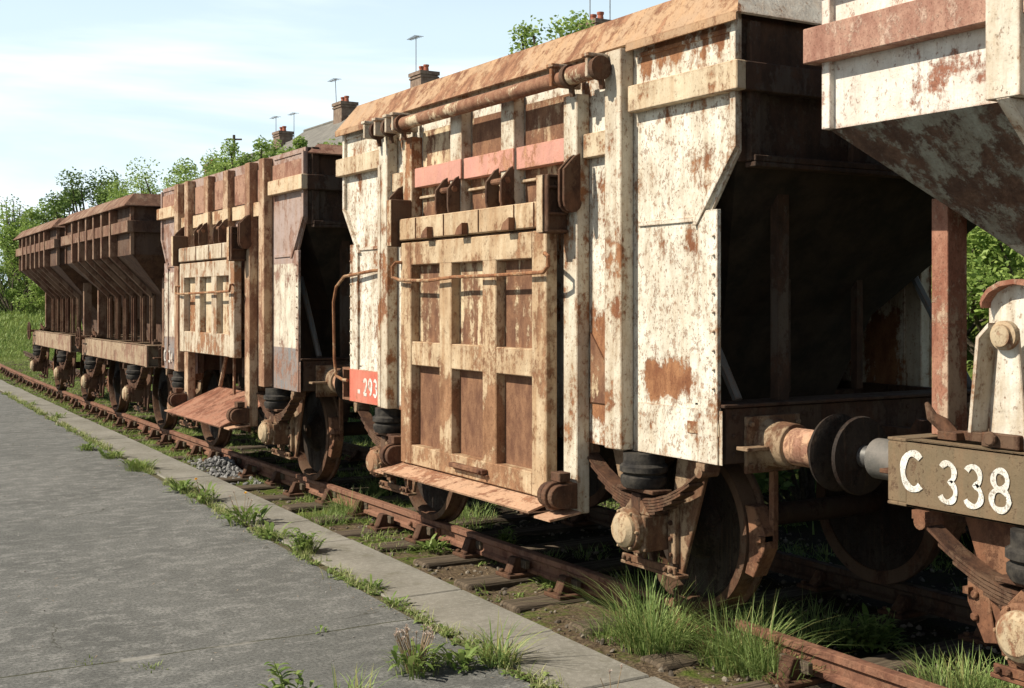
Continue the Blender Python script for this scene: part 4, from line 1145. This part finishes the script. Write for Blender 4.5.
bark = plain('bark', (.05,.04,.03), (.14,.11,.08), 14, .95)
def shrub(P, rx, ry, h, n, leaf, m, label, name='bush', cat='bush', group='bushes on the bank behind the wagons', trunk=.25, clumps=16, gaps=.5, top=1.0):
    o = empty(name, P, random.uniform(0,6), label, cat, group)
    cl = []
    for k in range(clumps):
        g = random.uniform(0,6.28); r = random.random()**.5; u = random.random()
        zc = h*(trunk + (1-trunk)*(.12 + .8*u)); rr = math.sqrt(max(.05, 1-(max(0,(zc/h-.5))*1.6)**2))
        cl.append((Vector((math.cos(g)*rx*r*rr, math.sin(g)*ry*r*rr, zc)), random.uniform(.18,.36)*min(rx, h*.6)))
    mb = MB()
    for c, r in cl:
        b = Vector((c.x*.12, c.y*.12, 0)); md = b.lerp(c, .5) + Vector((random.uniform(-.1,.1)*rx, random.uniform(-.1,.1)*rx, h*.06))
        mb.tube([b - Vector((0,0,.1)), md, c], [.014*h+.01, .009*h+.004, .004*h], 5)
    mb.tube([(0,0,-.2),(0.02*h,0,h*.35),(0,.02*h,h*.7)], [.028*h,.02*h,.008*h], 7)
    mb.build('trunk', bark, o)
    v = []; f = []
    for k in range(n):
        c, r = random.choice(cl); dd = Vector((random.gauss(0,1), random.gauss(0,1), random.gauss(0,.8))); dd = dd.normalized()*r*random.random()**.45*1.15
        p = c + dd
        if p.z < 0: p.z = random.random()*.3*h
        a = Vector((random.gauss(0,1), random.gauss(0,1), random.gauss(0,.5))).normalized(); b = a.cross(Vector((random.gauss(0,1), random.gauss(0,1), random.gauss(0,1)))).normalized()
        L = leaf*random.uniform(.6,1.3); q = len(v)
        v += [tuple(p-a*L*.5), tuple(p+b*L*.28), tuple(p+a*L*.5), tuple(p-b*L*.28)]; f.append((q,q+1,q+2,q+3))
    raw('crown' if name.endswith('tree') else 'foliage', v, f, m, o)
    return o
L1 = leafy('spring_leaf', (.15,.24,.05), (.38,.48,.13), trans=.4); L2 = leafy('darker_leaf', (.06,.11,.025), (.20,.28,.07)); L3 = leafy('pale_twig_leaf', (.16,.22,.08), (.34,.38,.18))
def at(px, ytop, Z, rx, m, label, n=4500, leaf=.13, **kw):
    P = ray_at(px, 301, Z); P.z = terrain_z(P.x, min(P.y, 80)); zt = H + (301-ytop)*Z/F
    shrub(P, rx, rx, zt - P.z, n, leaf, m, label, **kw)
# trees and scrub at the left end of the line
at(95, 170, 62, 2.1, L2, 'dark round crowned tree above the far hopper wagons', 9000, .17, name='deciduous_tree', cat='tree', group='trees beyond the far wagons', trunk=.25, clumps=34)
at(62, 186, 64, 1.7, L2, 'smaller dark tree left of the round crowned tree', 6000, .17, name='deciduous_tree', cat='tree', group='trees beyond the far wagons', clumps=26)
at(35, 200, 66, 1.9, L1, 'mid green tree beneath the bare twigs at the left', 6500, .17, name='deciduous_tree', cat='tree', group='trees beyond the far wagons', clumps=26)
at(14, 196, 72, 1.5, L3, 'thin nearly bare pale tree at the left edge', 900, .14, name='deciduous_tree', cat='tree', group='trees beyond the far wagons', clumps=30, trunk=.5)
at(128, 190, 60, 1.4, L1, 'bright leafy tree between the dark tree and the white and brown wagon', 4500, .16, name='deciduous_tree', cat='tree', group='trees beyond the far wagons', clumps=20)
at(12, 262, 62, 2.4, L1, 'round bright bush low on the grassy bank at the left edge', 7000, .12, trunk=.05)
at(30, 240, 66, 2.5, L1, 'tall bright bush rising behind the round bush at the left', 8000, .13, trunk=.05)
at(-8, 236, 66, 2.6, L2, 'dark bush cut by the left edge of the picture', 6000, .13, trunk=.05)
at(52, 215, 66, 2.2, L1, 'bush filling the gap under the dark tree', 7000, .14, trunk=.05)
# scrub along the bank top behind the second wagon
for (px, yt, Z, rx, m, lab, n) in [
    (150, 180, 52, 1.6, L1, 'thin twiggy bush left of the low chimney', 5200), (185, 166, 46, 1.7, L1, 'feathery bush below the farthest chimney', 7600),
        (218, 156, 41, 1.6, L1, 'bright bush in front of the farthest chimney stack', 9000), (247, 136, 37, 1.1, L1, 'tall thin leafed bush in front of the cross shaped pole', 5200),
        (266, 156, 36, 1.1, L2, 'bushy growth at the foot of the tall thin bush', 7000), (290, 152, 34, .9, L1, 'bush in front of the grey slate roof', 7200),
        (312, 137, 33, .7, L1, 'upright bush under the aerials, right of the roof foot', 5600), (334, 143, 32, .8, L1, 'bush beside the rim of the cream wagon', 6600)]:
    at(px, yt-5, Z, rx*1.15, m, lab, int(n*1.9), .10, trunk=.25, clumps=34)
at(553, 12, 25, 1.05, L1, 'tree top with fresh leaves showing over the cream wagon roofline', 3600, .10, name='deciduous_tree', cat='tree', group='trees behind the cream wagon', clumps=34, trunk=.6)
at(922, 190, 15, 1.5, L1, 'leafy bush seen through the gap left of the pinkish upright', 9000, .09, trunk=.05)
at(1005, 170, 14, 1.6, L1, 'leafy bush seen through the frame right of the pinkish upright', 10000, .08, trunk=.05)
at(965, 185, 17, 1.6, L2, 'dark bush between the two leafy bushes behind the frame', 7000, .09, trunk=.05)

for k, (X, Y, h, lab) in enumerate([(8.5, 4.4, 1.5, 'added bramble darkening the gap straight behind the buffers'), (8.6, 6.4, 1.5, 'added bramble darkening the view behind the cream wagon, near its end'), (8.5, 8.6, 1.4, 'added bramble darkening the view behind the middle of the cream wagon'), (8.6, 10.8, 1.3, 'added bramble darkening the gap left of the cream wagon'), (8.6, 2.4, 1.5, 'added bramble darkening the view behind the C 338 wagon'), (8.8, 13.5, 1.3, 'added bramble darkening the view behind the blue-grey footed wagon')]):  # brambles added to blacken the view under and between the wagons
    shrub(Vector((X, Y, -.2)), .95, 1.5, h, 7000, .09, L2, lab, group='brambles added to darken the gaps behind the wagons', trunk=.0, clumps=30)
# ------------------------------------------------------------------ houses
brick = NT('house_brick'); bt = brick.n('ShaderNodeTexBrick'); mp = brick.n('ShaderNodeMapping'); brick.link(brick.pos, mp.inputs[0]); mp.inputs['Rotation'].default_value = (R(90),0,0); brick.link(mp.outputs[0], bt.inputs[0])
bt.inputs['Color1'].default_value = (.20,.12,.085,1); bt.inputs['Color2'].default_value = (.26,.17,.12,1); bt.inputs['Mortar'].default_value = (.3,.27,.22,1); bt.inputs['Scale'].default_value = 4.5
brick = brick.done(bt.outputs[0], .9, .2)
render = plain('pebbledash_render', (.36,.33,.27), (.44,.40,.33), 3, .95); slate = plain('grey_slate', (.13,.12,.105), (.20,.185,.16), 2, .8, c3=(.25,.24,.2))
pot = plain('clay_pot', (.32,.10,.06), (.40,.15,.09), 5, .8); glass = NT('window_glass').done((.03,.035,.04), .1, .6); wht = plain('white_frame', (.7,.7,.68), (.75,.75,.72), 5, .5); metal = plain('aerial_metal', (.16,.16,.16), (.24,.24,.24), 5, .5)
stackm = plain('sooty_chimney_brick', (.15,.10,.075), (.26,.19,.14), 4, .9)
def house(Y0, Y1, Xr, zr, chim, label):
    zb = 2.6; W = 4.2; ze = zr - 3.0; c = (Xr, (Y0+Y1)/2, zb)
    o = empty('house', c, 0, label, 'house', 'terraced houses behind the bank')
    m = MB(); m.box(-W, W, Y0-c[1], Y1-c[1], -1.5, ze-zb); 
    for y in (Y0-c[1], Y1-c[1]-.01): m.prism([(-W, ze-zb), (W, ze-zb), (0, zr-zb-.05)], 'y', y, y+.01)
    m.build('wall', render, o)
    m = MB()
    for s in (-1, 1):
        q = [(s*(W+.35), ze-zb-.25), (0, zr-zb), (0, zr-zb-.14), (s*(W+.35), ze-zb-.39)]
        m.prism(q[::s], 'y', Y0-c[1]-.15, Y1-c[1]+.15)
    m.tube([(0, Y0-c[1]-.15, zr-zb), (0, Y1-c[1]+.15, zr-zb)], .1, 8)
    ro = m.build('roof', slate, o)
    for k in range(3):
        yy = (Y0-c[1]) + (Y1-Y0)*(k+.5)/3
        for z in (1.0, 3.6):
            m = MB(); m.box(-W-.04, -W+.02, yy-.6, yy+.6, z, z+1.3); wo = m.build('window', wht, o); m = MB(); m.box(-W-.055, -W-.041, yy-.52, yy+.52, z+.08, z+1.22); m.build('pane', glass, wo)
    for (yc, top, w) in chim:
        m = MB(); m.box(-.45, .45, yc-c[1]-w/2, yc-c[1]+w/2, zr-zb-.9, top-zb-.35); m.box(-.52, .52, yc-c[1]-w/2-.07, yc-c[1]+w/2+.07, top-zb-.50, top-zb-.33)
        m.box(-.5,.5, yc-c[1]-w/2-.05, yc-c[1]+w/2+.05, top-zb-.64, top-zb-.56)
        co = m.build('chimney', stackm, ro)
        for d in (-.2, .22):
            p = MB(); p.lathe((0, yc-c[1]+d*w, 0), 'z', [(top-zb-.34,.14),(top-zb-.1,.11),(top-zb-.05,.14),(top-zb+.02,.14)], 12); p.build('chimney_pot', pot, co, smooth=True)
    return o
def stack(px, ytop, Z, hw):   # world place of a chimney top
    P = ray_at(px, ytop, Z); return P
S = {k: ray_at(*k) for k in ((597, 14, 47.5), (424, 66, 58.6), (345, 97, 67), (283, 127, 79), (212, 160, 97))}
L = list(S.values())
XR = 27.2
for (a, b, pch, lab) in [
    (34.0, 45.5, L[0], 'nearest house of the row, only its chimney showing over the cream wagon'),
    (46.5, 56.5, L[1], 'house whose tall aerial and chimney rise over the middle of the cream wagon'),
    (57.5, 68.0, L[2], 'house with the grey slate roof and chimney at the left end of the cream wagon'),
    (69.5, 84.0, L[3], 'house with slate roof showing behind the bushes left of the second wagon'),
    (88.0, 104.0, L[4], 'farthest house of the row, its chimney low over the bushes')]:
    zr = pch.z - 1.15
    house(a, b, pch.x, zr, [(pch.y, pch.z, 1.15)], lab)
def aerial(P, h, label, bars=6, lean=0.0, w=.5):
    o = empty('television_aerial', P, 0, label, 'aerial', 'aerials on the house roofs')
    m = MB(); m.tube([(0,0,-1.2),(lean,0,h)], .022, 6); m.build('mast', metal, o)
    m = MB(); m.tube([(lean-.1, -w, h-.1), (lean-.1, w, h-.1)], .022, 5)
    for k in range(bars): yy = -w + 2*w*k/(bars-1); m.tube([(lean-.1-.25*(1-k/bars*.5), yy, h-.1), (lean-.1+.25*(1-k/bars*.5), yy, h-.1)], .014, 5)
    m.build('antenna_bars', metal, o)
    return o
a = ray_at(416, 66, 58.6); aerial(a, (66-36)*58.6/F, 'tallest aerial, beside the chimney over the middle of the cream wagon', 7)
a = ray_at(337, 97, 67); aerial(a, 1.0, 'aerial leaning beside the chimney at the left end of the cream wagon', 5, -.1)
a = ray_at(590, 14, 47.5); aerial(a, .9, 'aerial left of the chimney nearest the wagon top', 5)
a = ray_at(610, 12, 47.5); aerial(a, .9, 'aerial right of the chimney nearest the wagon top', 4, 0, .3)
a = ray_at(276, 127, 79); aerial(a, .7, 'small aerial left of the chimney among the bushes', 4)
a = ray_at(294, 125, 79); aerial(a, .8, 'small aerial right of the chimney among the bushes', 4)
P = ray_at(234, 135, 70); zg = terrain_z(P.x, 70)
o = empty('utility_pole', (P.x, P.y, zg), 0, 'cross shaped pole rising above the bushes', 'pole'); m = MB(); m.tube([(0,0,-.3),(0,0,P.z-zg)], [.12,.08], 8); m.build('shaft', bark, o)
m = MB(); d = Vector((CT, -ST, 0))*.45; m.tube([(-d.x,-d.y,P.z-zg-.25),(d.x,d.y,P.z-zg-.25)], .05, 6); m.build('crossarm', bark, o)

# ------------------------------------------------------------------ light, sky, camera
az = Vector((-1.0, .30, 0)).normalized(); EL = R(43)
frm = Vector((az.x*math.cos(EL), az.y*math.cos(EL), math.sin(EL)))
sun = bpy.data.lights.new('sun', 'SUN'); sun.energy = 5.0; sun.angle = R(.53); sun.color = (1.0, .93, .80)
so = bpy.data.objects.new('sun', sun); COL.objects.link(so); so.rotation_euler = (-frm).to_track_quat('-Z', 'Y').to_euler(); so.location = (-20, 10, 30)
w = bpy.data.worlds.new('World'); sc.world = w; w.use_nodes = True; t = w.node_tree; bg = t.nodes['Background']
sk = t.nodes.new('ShaderNodeTexSky'); sk.sky_type = 'NISHITA'; sk.sun_disc = False; sk.sun_elevation = EL; sk.sun_rotation = math.atan2(az.x, az.y); sk.air_density = 1.0; sk.dust_density = .6; sk.ozone_density = 1.2
tc = t.nodes.new('ShaderNodeTexCoord'); mp = t.nodes.new('ShaderNodeMapping'); mp.inputs['Scale'].default_value = (1.2, 1.2, 6.5); mp.inputs['Rotation'].default_value = (R(6), R(-8), 0)
nz = t.nodes.new('ShaderNodeTexNoise'); nz.inputs['Scale'].default_value = 1.5; nz.inputs['Detail'].default_value = 7; nz.inputs['Roughness'].default_value = .52; nz.inputs['Distortion'].default_value = .5
mr = t.nodes.new('ShaderNodeMapRange'); mr.interpolation_type = 'SMOOTHSTEP'; mr.inputs[1].default_value = .42; mr.inputs[2].default_value = .62; mr.inputs[3].default_value = .0
sep = t.nodes.new('ShaderNodeSeparateXYZ'); lo = t.nodes.new('ShaderNodeMapRange'); lo.interpolation_type = 'SMOOTHSTEP'; lo.inputs[1].default_value = .20; lo.inputs[2].default_value = .42; lo.inputs[3].default_value = 1.0; lo.inputs[4].default_value = .0
ml = t.nodes.new('ShaderNodeMath'); ml.operation = 'MULTIPLY'; mx = t.nodes.new('ShaderNodeMix'); mx.data_type = 'RGBA'
t.links.new(tc.outputs['Generated'], mp.inputs[0]); t.links.new(mp.outputs[0], nz.inputs['Vector']); t.links.new(nz.outputs[0], mr.inputs[0]); t.links.new(tc.outputs['Generated'], sep.inputs[0]); t.links.new(sep.outputs[2], lo.inputs[0])
t.links.new(mr.outputs[0], ml.inputs[0]); t.links.new(lo.outputs[0], ml.inputs[1]); t.links.new(ml.outputs[0], mx.inputs[0]); hz = t.nodes.new('ShaderNodeMix'); hz.data_type = 'RGBA'; hm = t.nodes.new('ShaderNodeMath'); hm.operation = 'MULTIPLY'; hm.inputs[1].default_value = .85; t.links.new(lo.outputs[0], hm.inputs[0]); t.links.new(hm.outputs[0], hz.inputs[0]); t.links.new(sk.outputs[0], hz.inputs[6]); hz.inputs[7].default_value = (12.2, 15.0, 16.6, 1); t.links.new(hz.outputs[2], mx.inputs[6]); mx.inputs[7].default_value = (15.5, 17.2, 18.0, 1)
t.links.new(mx.outputs[2], bg.inputs[0]); bg.inputs[1].default_value = .05
cd = bpy.data.cameras.new('camera'); cd.lens = F/1024*36; cd.sensor_width = 36; cd.shift_y = -43/1024; cd.clip_end = 2000; cd.clip_start = .05
co = bpy.data.objects.new('camera', cd); COL.objects.link(co); co.location = (0, 0, H); co.rotation_euler = (R(90), 0, -TH); sc.camera = co
sc.view_settings.view_transform = 'Standard'; sc.view_settings.look = 'None'; sc.view_settings.gamma = 1; sc.view_settings.use_curve_mapping = False; sc.view_settings.exposure = .52
